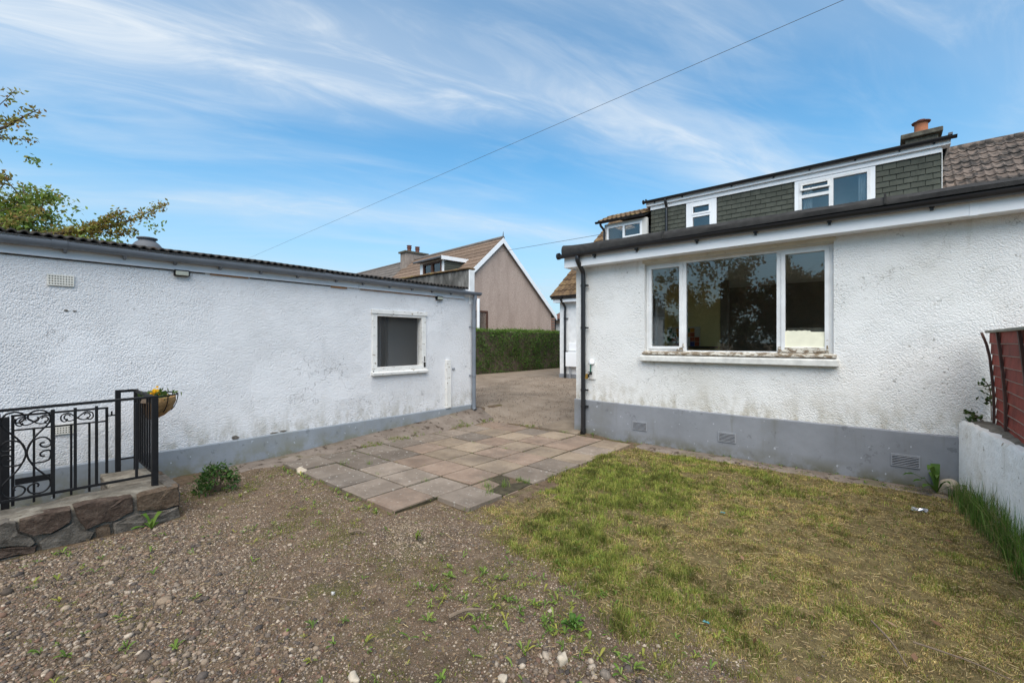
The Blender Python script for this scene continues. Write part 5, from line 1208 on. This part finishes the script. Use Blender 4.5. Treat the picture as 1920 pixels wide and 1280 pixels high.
N = 150000; x = RNG.uniform(-4.6, 1.1, N); y = RNG.uniform(.2, 6.1, N)
k = in_view(x, y) & ~on_patio(x, y, .02) & (x < .54 + (6.2 - y) * .11) & (RNG.random(N) < .09 + .91 * lawn_mask(x, y) * np.clip(1.5 * fbm(x, y, 1.9) - .1, 0, 1)) & (RNG.random(N) < np.clip(1.4 - depth(x, y) / 5, .2, 1))
x, y = x[k], y[k]; n = len(x)
straw('dry_straw', x, y, .008, .034, RNG.uniform(.0012, .0022, n), mixcol([(.34, .26, .12), (.26, .185, .09), (.42, .34, .18), (.18, .125, .065), (.30, .20, .095)], n, .25), 'dry cut stems and thatch lying over the lawn')
# --- gravel
t_ = (1 + 5 ** .5) / 2
ICO = np.array([(-1, t_, 0), (1, t_, 0), (-1, -t_, 0), (1, -t_, 0), (0, -1, t_), (0, 1, t_), (0, -1, -t_), (0, 1, -t_), (t_, 0, -1), (t_, 0, 1), (-t_, 0, -1), (-t_, 0, 1)]) / math.hypot(1, t_)
ICF = np.array([(0, 11, 5), (0, 5, 1), (0, 1, 7), (0, 7, 10), (0, 10, 11), (1, 5, 9), (5, 11, 4), (11, 10, 2), (10, 7, 6), (7, 1, 8), (3, 9, 4), (3, 4, 2), (3, 2, 6), (3, 6, 8), (3, 8, 9), (4, 9, 5), (2, 4, 11), (6, 2, 10), (8, 6, 7), (9, 8, 1)])
def pebbles(name, X, Y, r, col, lab, sink=.25):
    n = len(X); S = RNG.uniform(.65, 1.2, (n, 1, 3)) * r[:, None, None]; S[:, :, 2] *= .66
    v = ICO[None] * (1 + RNG.uniform(-.2, .2, (n, 12, 1))) * S; a = RNG.uniform(0, 6.283, n); tl = RNG.normal(0, .35, n); c, s = np.cos(a)[:, None], np.sin(a)[:, None]; ct, st_ = np.cos(tl)[:, None], np.sin(tl)[:, None]
    x1, z1 = v[:, :, 0] * ct - v[:, :, 2] * st_, v[:, :, 0] * st_ + v[:, :, 2] * ct
    P = np.stack([x1 * c - v[:, :, 1] * s, x1 * s + v[:, :, 1] * c, z1], 2) + np.stack([X, Y, gsurf(X, Y) + r * sink * .66], 1)[:, None]
    return tag(link(name, np_mesh(name, P.reshape(-1, 3), tris=(np.arange(n)[:, None, None] * 12 + ICF[None]).reshape(-1, 3), col=np.repeat(col, 12, 0), mat='pebble', smooth=True)), lab, kind='stuff')
def gdens(x, y):
    w = (fbm(x, y, 1.6) - .5)
    a = sstep(1.40, .75, y + w * .9) * sstep(-1.5, -2.2, x + w * .5) * .9
    b = sstep(2.10, 1.80, y + w * .4) * sstep(-1.75, -1.2, x)
    c = 1.25 * np.exp(-(((x + 2.85) * .8 + (y - 2.08) * -.6) / .42) ** 2 - (((x + 2.85) * .6 + (y - 2.08) * .8) / .17) ** 2 * 1.0)
    return np.clip(np.maximum(np.maximum(a, b), c), 0, 1), c
PALG = [(.19, .145, .11), (.125, .10, .085), (.29, .235, .18), (.06, .053, .05), (.18, .11, .078), (.40, .35, .29), (.095, .082, .075), (.15, .12, .092), (.08, .066, .056), (.24, .19, .14)]
N = 190000; x = RNG.uniform(-5.4, .2, N); y = RNG.uniform(-.6, 2.75, N); dn, pc = gdens(x, y)
k = in_view(x, y) & ~on_patio(x, y, .015) & ~((x < -4.56) & (y < 1.05)) & (RNG.random(N) < .10 + .55 * dn * np.clip(.25 + 1.5 * fbm(x + 7, y, 3.3), .2, 1.1)) & (RNG.random(N) < 1.0 - .93 * lawn_mask(x, y))
x, y, dn, pc = x[k], y[k], dn[k], pc[k]; n = len(x)
r = RNG.lognormal(math.log(.0047), .45, n) * (.75 + .70 * dn * (pc < .4)); r = np.clip(r, .0025, .021)
col = mixcol(PALG, n, .22); col = np.where((pc > .45)[:, None], col * .6 + np.array((.36, .30, .22)) * .55, col)
col = col * np.array((.92, .88, .83)); r *= .86; big = RNG.random(n) < .09; r[big] *= RNG.uniform(1.4, 2.1, int(big.sum()))
pebbles('gravel', x, y, r, col, 'loose pebbles and grit scattered over the bare soil')
N = 430000; x = RNG.uniform(-5.6, .2, N); y = RNG.uniform(-.4, 2.75, N); dn, pc = gdens(x, y)      # fine grit and crumbs of soil
k = in_view(x, y) & ~on_patio(x, y, .015) & ~((x < -4.56) & (y < 1.05)) & (RNG.random(N) < .62 * np.clip(.1 + 1.7 * fbm(x + 3, y + 5, 2.2) - .3, .05, 1)) & (RNG.random(N) < 1.0 - .85 * lawn_mask(x, y))
x, y = x[k], y[k]; n = len(x); rg = RNG.lognormal(math.log(.0031), .48, n)
OCT = np.array([(1, 0, 0), (0, 1, 0), (-1, 0, 0), (0, -1, 0), (0, 0, 1)], float); vv_ = OCT[None] * RNG.uniform(.6, 1.4, (n, 5, 1)) * rg[:, None, None]; an = RNG.uniform(0, 6.28, n)[:, None]
P = np.stack([vv_[:, :, 0] * np.cos(an) - vv_[:, :, 1] * np.sin(an), vv_[:, :, 0] * np.sin(an) + vv_[:, :, 1] * np.cos(an), vv_[:, :, 2] * .8], 2) + np.stack([x, y, gsurf(x, y) + .0005], 1)[:, None]
tag(link('grit', np_mesh('grit', P.reshape(-1, 3), tris=(np.arange(n)[:, None, None] * 5 + np.array([(0, 1, 4), (1, 2, 4), (2, 3, 4), (3, 0, 4)])[None]).reshape(-1, 3), col=np.repeat(mixcol(PALG + [(.12, .085, .055), (.17, .125, .085)], n, .25) * np.array((1.0, .96, .90)), 5, 0), mat='pebble')), 'fine grit and crumbs of soil over the bare earth', kind='stuff')
N = 26000; x = RNG.uniform(-8.5, -3.9, N); y = RNG.uniform(5.9, 12, N); k = (RNG.random(N) < .35 * fbm(x, y, 1.1)) & ~((x > -3.95)); x, y = x[k], y[k]
o = pebbles('drive_grit', x, y, RNG.uniform(.004, .011, len(x)), mixcol(PALG, len(x), .2) * 1.1, 'fine grit lying on the worn drive', .6); o.location.z = .034
# --- broad-leaved weeds and tufts
WV, WF, WC = [], [], []
def rosette(x, y, s, nleaf, pal, up=.5, z=None):
    z0 = float(gsurf(np.array(x), np.array(y))) if z is None else z; pal = np.array(pal)
    for q in range(nleaf):
        a = random.uniform(0, 6.283); L = s * random.uniform(.6, 1.15); w = L * random.uniform(.16, .27); el = random.uniform(.25, 1.1) * up; c = pal[random.randrange(len(pal))] * random.uniform(.8, 1.2)
        dx, dy = math.cos(a), math.sin(a); n0 = len(WV); rows = ((0, .18, 0), (.35, .75, .30), (.7, 1.0, .42), (.9, .6, .40), (1.0, .04, .34))
        for t, ww, hh in rows:
            rr = L * t * math.cos(el * .9); hz = z0 + L * (hh * math.sin(el) * 1.9) + .004
            for sd in (-1, 1): WV.append((x + dx * rr - dy * w * ww * .5 * sd, y + dy * rr + dx * w * ww * .5 * sd, hz + .12 * w)); WC.append(c)
        for i in range(4): WF.append((n0 + 2 * i, n0 + 2 * i + 1, n0 + 2 * i + 3, n0 + 2 * i + 2))
def tuft(x, y, s, nb, pal, z=None):
    z0 = float(gsurf(np.array(x), np.array(y))) if z is None else z; pal = np.array(pal)
    for q in range(nb):
        a = random.uniform(0, 6.283); bx, by = x + random.gauss(0, s * .35), y + random.gauss(0, s * .35); L = s * random.uniform(.5, 1.1); w = .004; c = pal[random.randrange(len(pal))] * random.uniform(.75, 1.25); dx, dy = math.cos(a), math.sin(a); n0 = len(WV); le = random.uniform(.1, .8)
        for t in (0, .5, 1):
            for sd in (-1, 1): WV.append((bx + dx * L * le * t * t - dy * w * sd * (1 - .85 * t) / 2, by + dy * L * le * t * t + dx * w * sd * (1 - .85 * t) / 2, z0 + L * t * (1 - .35 * le * t))); WC.append(c)
        for i in range(2): WF.append((n0 + 2 * i, n0 + 2 * i + 1, n0 + 2 * i + 3, n0 + 2 * i + 2))
def flush(name, label, cat=None, kind=None, parent=None):
    global WV, WF, WC
    o = link(name, np_mesh(name, np.array(WV), quads=np.array(WF), col=np.array(WC), mat='leaf'), parent); WV, WF, WC = [], [], []
    return tag(o, label, cat, kind=kind) if parent is None else o
GRN = [(.11, .19, .028), (.16, .25, .04), (.20, .27, .06), (.09, .16, .025)]; YEL = [(.24, .26, .045), (.30, .29, .06), (.18, .23, .04)]
N = 0
while N < 330:
    x, y = random.uniform(-4.5, -.4), random.uniform(.1, 2.7)
    if not in_view(np.array(x), np.array(y)) or on_patio(x, y, .03): continue
    w = float(fbm(np.array(x), np.array(y), 1.3)); hot = math.exp(-((x + 1.75) / .6) ** 2 - ((y - 1.9) / .28) ** 2)
    if random.random() > max(0.03, (w - .40) * 1.4) + .8 * hot: continue
    rosette(x, y, random.uniform(.02, .06) * (1.15 if hot > .4 else 1), random.randint(3, 7), GRN if random.random() < .7 else YEL, .9); N += 1
for k in range(130):      # weeds between stone wall, path and patio
    x, y = random.uniform(-5.3, -3.3), random.uniform(1.1, 2.2)
    if fbm(np.array(x), np.array(y), 1.8) > .47: rosette(x, y, random.uniform(.02, .05), random.randint(3, 6), YEL if random.random() < .6 else GRN, .9)
for k in range(26): rosette(-5.6 + k * .092 + random.uniform(-.03, .03), 2.19 + random.uniform(-.05, .02), random.uniform(.03, .07), random.randint(4, 7), YEL + GRN, 1.0)
for k in range(230):       # grass in the joints
    if random.random() < .5: x, y = PX0 + ST * random.randint(-1, 5) + random.gauss(0, .008), random.uniform(2.3, 5.9)
    else: x, y = random.uniform(-5.6, -2.8), PY0 + ST * random.randint(-3, 5) + random.gauss(0, .008)
    tuft(x, y, random.uniform(.01, .035), random.randint(5, 14), GRN + YEL + [(.14, .12, .05)], .0)
for x, y, s, q in ((-5.0, 2.72, .09, 26), (-4.75, 2.9, .07, 22), (-4.3, 2.75, .06, 16), (-3.72, 2.95, .06, 18), (-3.1, 3.25, .11, 46), (-3.0, 3.38, .09, 40), (-2.95, 3.1, .10, 40), (-3.0, 3.62, .07, 60), (-2.9, 3.62, .06, 50), (-4.55, 4.5, .05, 18), (-4.0, 4.55, .05, 16), (-5.35, 3.05, .06, 14)): tuft(x, y, s, q, GRN, .005)
for k in range(120):      # fringe where the patio meets the path and the drive
    if random.random() < .5: x, y = -5.58 + random.gauss(0, .04), random.uniform(3.3, 6.0)
    else: x, y = random.uniform(-5.6, -3.8), 6.0 + random.gauss(0, .05)
    if fbm(np.array(x), np.array(y), 2.3) > .44: tuft(x, y, random.uniform(.03, .07), random.randint(8, 20), GRN + YEL, float(gz(x, y)) + .015)
for k in range(60):       # foot of the house wall
    x = random.uniform(-3.6, .4); rosette(x, random.uniform(5.95, 6.16), random.uniform(.02, .06), random.randint(3, 6), GRN, 1.2)
for k in range(420):      # small clumps inside the lawn
    x, y = random.uniform(-2.7, .55), random.uniform(1.9, 6.0)
    if lawn_sd(np.array(x), np.array(y)) > .05 and in_view(np.array(x), np.array(y)) and fbm(np.array(x), np.array(y), 2.0) > .48: (tuft(x, y, random.uniform(.025, .055), random.randint(8, 18), GRN + [(.19, .20, .05)]) if random.random() < .7 else rosette(x, y, random.uniform(.02, .045), 5, GRN, .6))
flush('weeds', 'small dandelions, clover and grass tufts in the gravel and paving joints', kind='stuff')
# fine weeds and moss creeping over the bare soil
N = 170000; x = RNG.uniform(-5.5, -.2, N); y = RNG.uniform(.0, 2.7, N); hot = np.exp(-((x + 1.75) / .8) ** 2 - ((y - 1.95) / .35) ** 2)
k = in_view(x, y) & ~on_patio(x, y, .01) & ~((x < -4.56) & (y < 1.05)) & (RNG.random(N) < np.clip(3.4 * (fbm(x + 11, y + 3, 1.5) - .45) + .6 * hot, .03, .9) * sstep(.38, .62, fbm(x, y + 70, 8.0, 2))) & (RNG.random(N) < 1 - .8 * gdens(x, y)[0])
x, y = x[k], y[k]; n = len(x)
tag(link('soil_weeds', blades('soil_weeds', x, y, RNG.uniform(.006, .022, n), RNG.uniform(.002, .0045, n), mixcol([(.16, .19, .03), (.24, .25, .05), (.11, .155, .025), (.30, .26, .10), (.20, .155, .08)], n, .35), .95)), 'sparse moss and seedling grass creeping over the bare soil', kind='stuff')
# tall grass along the white wall
n = 3400; t = RNG.random(n) ** .9; y = 6.02 - t * 3.9; off = np.abs(RNG.normal(0, .055, n)); x = .555 + (6.17 - y) * .111 - .015 - off
k = fbm(x, y, 3.0) > .33; x, y, off = x[k], y[k], off[k]; n = len(x)
tag(link('tall_grass', blades('tall_grass', x, y, RNG.uniform(.12, .42, n) * (1 - off * 2.2) * np.clip(.55 + (6.05 - y) * .6, .5, 1.1), RNG.uniform(.003, .0055, n), mixcol([(.07, .15, .022), (.11, .21, .032), (.16, .25, .05), (.05, .11, .018), (.30, .26, .12)], n, .25), .4)), 'long dark green grass growing against the white garden wall', kind='stuff')
# dead leaves
DL = []
for x, y in ((-.32, 2.68), (.06, 2.87), (.10, 2.80), (.26, 2.93), (.32, 3.62), (-.31, 4.06), (-.1, 3.9), (.35, 4.6), (-.2, 4.9), (-1.1, 2.75), (.2, 3.2), (-.75, 3.3), (.02, 3.05), (-.5, 2.45), (.12, 4.2)): DL.append((x, y, float(gsurf(np.array(x), np.array(y))) + .03))
DL = np.array(DL); tag(link('dead_leaves', leaf_mesh('dead_leaves', DL, RNG.uniform(.035, .07, len(DL)), RNG.uniform(.014, .03, len(DL)), mixcol([(.26, .15, .09), (.30, .20, .13), (.20, .11, .06)], len(DL)), (0, 0, 1.6), .9)), 'pinkish brown fallen leaves on the lawn', kind='stuff')
# ---------------------------------------------------------------- single plants
sh = thing('shrub', 'small round dark green shrub between the stone wall and the garage', 'shrub', (-5.1, 1.42, 0)); g = G()
P = []
for k in range(46):
    d = Vector(RNG.normal(size=3)); d.normalize(); d.z = abs(d.z); e = Vector((-5.10 + d.x * .16, 1.42 + d.y * .16, .02 + d.z * .19 + .02)); g.tube(catmull([(-5.1, 1.42, -.02), ((-5.1 + e.x) / 2, (1.42 + e.y) / 2, e.z * .6 + .03), e], 4), .003, 5)
    P.append(np.array(e) + RNG.normal(size=(16, 3)) * .032)
P = np.concatenate(P); P[:, 2] = np.maximum(P[:, 2], .01); g.build('stems', 'twig_wood', sh); n = len(P)
link('foliage', leaf_mesh('foliage', P, RNG.uniform(.035, .06, n), RNG.uniform(.014, .022, n), mixcol([(.030, .075, .016), (.05, .11, .022), (.085, .15, .03), (.02, .05, .012)], n, .2)), sh)
def bigplant(name, label, x, y, s, nleaf, up, pal, z=None):
    rosette(x, y, s, nleaf, pal, up, z); return flush(name, label, 'plant')
random.seed(23)
bigplant('dock_plant', 'tall dock with broad upright leaves at the corner of house and white wall', .38, 6.03, .30, 10, 1.6, [(.06, .125, .02), (.09, .16, .03)])
bigplant('dandelion', 'bright green dandelion at the foot of the stone wall', -4.50, .80, .15, 8, 1.0, [(.08, .16, .02), (.12, .20, .03)])
bigplant('clover_clump', 'fresh green leafy clump at the gravel edge near the pale stone', -1.24, 1.93, .075, 22, 1.5, [(.06, .14, .02), (.09, .17, .03)])
bigplant('yellow_weed', 'yellow-green weed in the pale gravel below the patio corner', -2.70, 2.05, .085, 12, 1.2, [(.17, .20, .03), (.13, .17, .03)])
iv = thing('bramble', 'straggling bramble growing between the fence end and house wall', 'plant', (.7, 6.1, .7)); g = G(); P = []
for pts in ([(.72, 6.12, .72), (.66, 6.1, .79), (.60, 6.11, .82)], [(.70, 6.12, .72), (.66, 6.08, .78), (.60, 6.09, .74)], [(.76, 6.13, .75), (.755, 6.13, .95), (.745, 6.12, 1.06), (.72, 6.12, 1.12)], [(.755, 6.13, .92), (.72, 6.12, .96)]):
    p = catmull(pts, 5); g.tube(p, .004, 5); P += [np.array(q) + RNG.normal(size=(3, 3)) * .02 for q in p[4:]]
P = np.concatenate(P); g.build('stems', 'twig_wood', iv); n = len(P); link('leaves', leaf_mesh('leaves', P, RNG.uniform(.03, .055, n), RNG.uniform(.02, .035, n), mixcol([(.05, .085, .025), (.08, .12, .035), (.035, .06, .02)], n)), iv)
# ---------------------------------------------------------------- loose stones, sticks, litter
def loose(name, label, x, y, r, mat, sq=(1, 1, .7), cat='stone'):
    b = bmesh.new(); bmesh.ops.create_icosphere(b, subdivisions=3, radius=1); ph = random.uniform(0, 9)
    for v in b.verts:
        p = v.co.copy(); k = 1 + .16 * math.sin(p.x * 3.1 + ph) * math.cos(p.y * 2.7 - ph) + .08 * math.sin(p.z * 5 + p.x * 4 + ph); q = Vector([math.copysign(abs(c) ** .72, c) for c in p]); v.co = Vector((q.x * sq[0], q.y * sq[1], q.z * sq[2])) * r * k
    me = bpy.data.meshes.new(name); b.to_mesh(me); b.free(); me.materials.append(MATS[mat])
    for p in me.polygons: p.use_smooth = True
    o = link(name, me); o.location = (x, y, float(gsurf(np.array(x), np.array(y))) + r * sq[2] * .55); o.rotation_euler = (random.uniform(-.2, .2), random.uniform(-.2, .2), random.uniform(0, 6)); return tag(o, label, cat)
loose('stone', 'biggest pale square pebble at the bottom of the gravel edge', -1.15, 1.71, .028, 'pale_stone', (1, .8, .9))
loose('stone', 'round buff pebble lower left of the biggest pale one', -1.30, 1.46, .02, 'pale_stone')
loose('stone', 'tan cobble at the bottom edge of the gravel', -1.81, 1.03, .026, 'pale_stone', (1.3, .8, .6))
loose('stone', 'flat pale stone on the outer left edge of the patio', -5.13, 2.27, .06, 'pale_stone', (1.2, .8, .55))
loose('stone', 'rough buff block where the white wall meets the house plinth', .47, 6.12, .085, 'pale_stone', (.8, .9, 1.0))
loose('stone', 'small white pebble lying on bare soil in mid ground', -2.52, 1.30, .011, 'white_plastic', (1, 1, .9))
def stick(label, a, b, r):
    a, b = Vector(a), Vector(b); m = (a + b) / 2 + Vector((random.uniform(-.02, .02), random.uniform(-.02, .02), .008)); p = catmull([a, m, b], 5)
    tag(G().tube(p, [r * (1 - .5 * i / (len(p) - 1)) for i in range(len(p))], 7).build('twig', 'twig_wood', None, True), label, 'stick')
stick('curved bark stick lying in the weeds at centre front', (-1.80, 1.58, .012), (-1.69, 1.74, .02), .012)
stick('short broken stick by the near patio corner', (-3.19, 1.78, .012), (-3.10, 1.86, .014), .011)
stick('long thin twig on the lawn at lower right', (-.06, 3.0, .022), (.07, 2.68, .026), .006)
stick('thin pale twig crossing the lawn near the right edge', (.10, 2.92, .024), (.42, 2.86, .03), .005)
stick('dark twig lying in the left gravel', (-2.75, 1.02, .012), (-2.55, 1.12, .018), .006)
def scrap(name, label, x, y, s, mat):
    g = G(); n = 5; z0 = float(gsurf(np.array(x), np.array(y))) + .022
    for i in range(n):
        for j in range(n): g.v.append((x + (i / (n - 1) - .5) * s * 1.5 + random.uniform(-.1, .1) * s, y + (j / (n - 1) - .5) * s * .8 + random.uniform(-.1, .1) * s, z0 + random.uniform(-.12, .22) * s))
    for i in range(n - 1):
        for j in range(n - 1): g.f.append((i * n + j, (i + 1) * n + j, (i + 1) * n + j + 1, i * n + j + 1))
    o = g.build(name, mat); md = o.modifiers.new('t', 'SOLIDIFY'); md.thickness = .002; return tag(o, label, 'litter')
scrap('foil_wrapper', 'crumpled silver wrapper on the lawn near the white wall', .22, 5.25, .07, 'foil')
scrap('plastic_scrap', 'scrap of teal plastic on the lawn before the big window', -1.08, 4.08, .025, 'teal_plastic')
scrap('plastic_scrap', 'scrap of teal plastic on the straw in the foreground', -.73, 2.45, .022, 'teal_plastic')
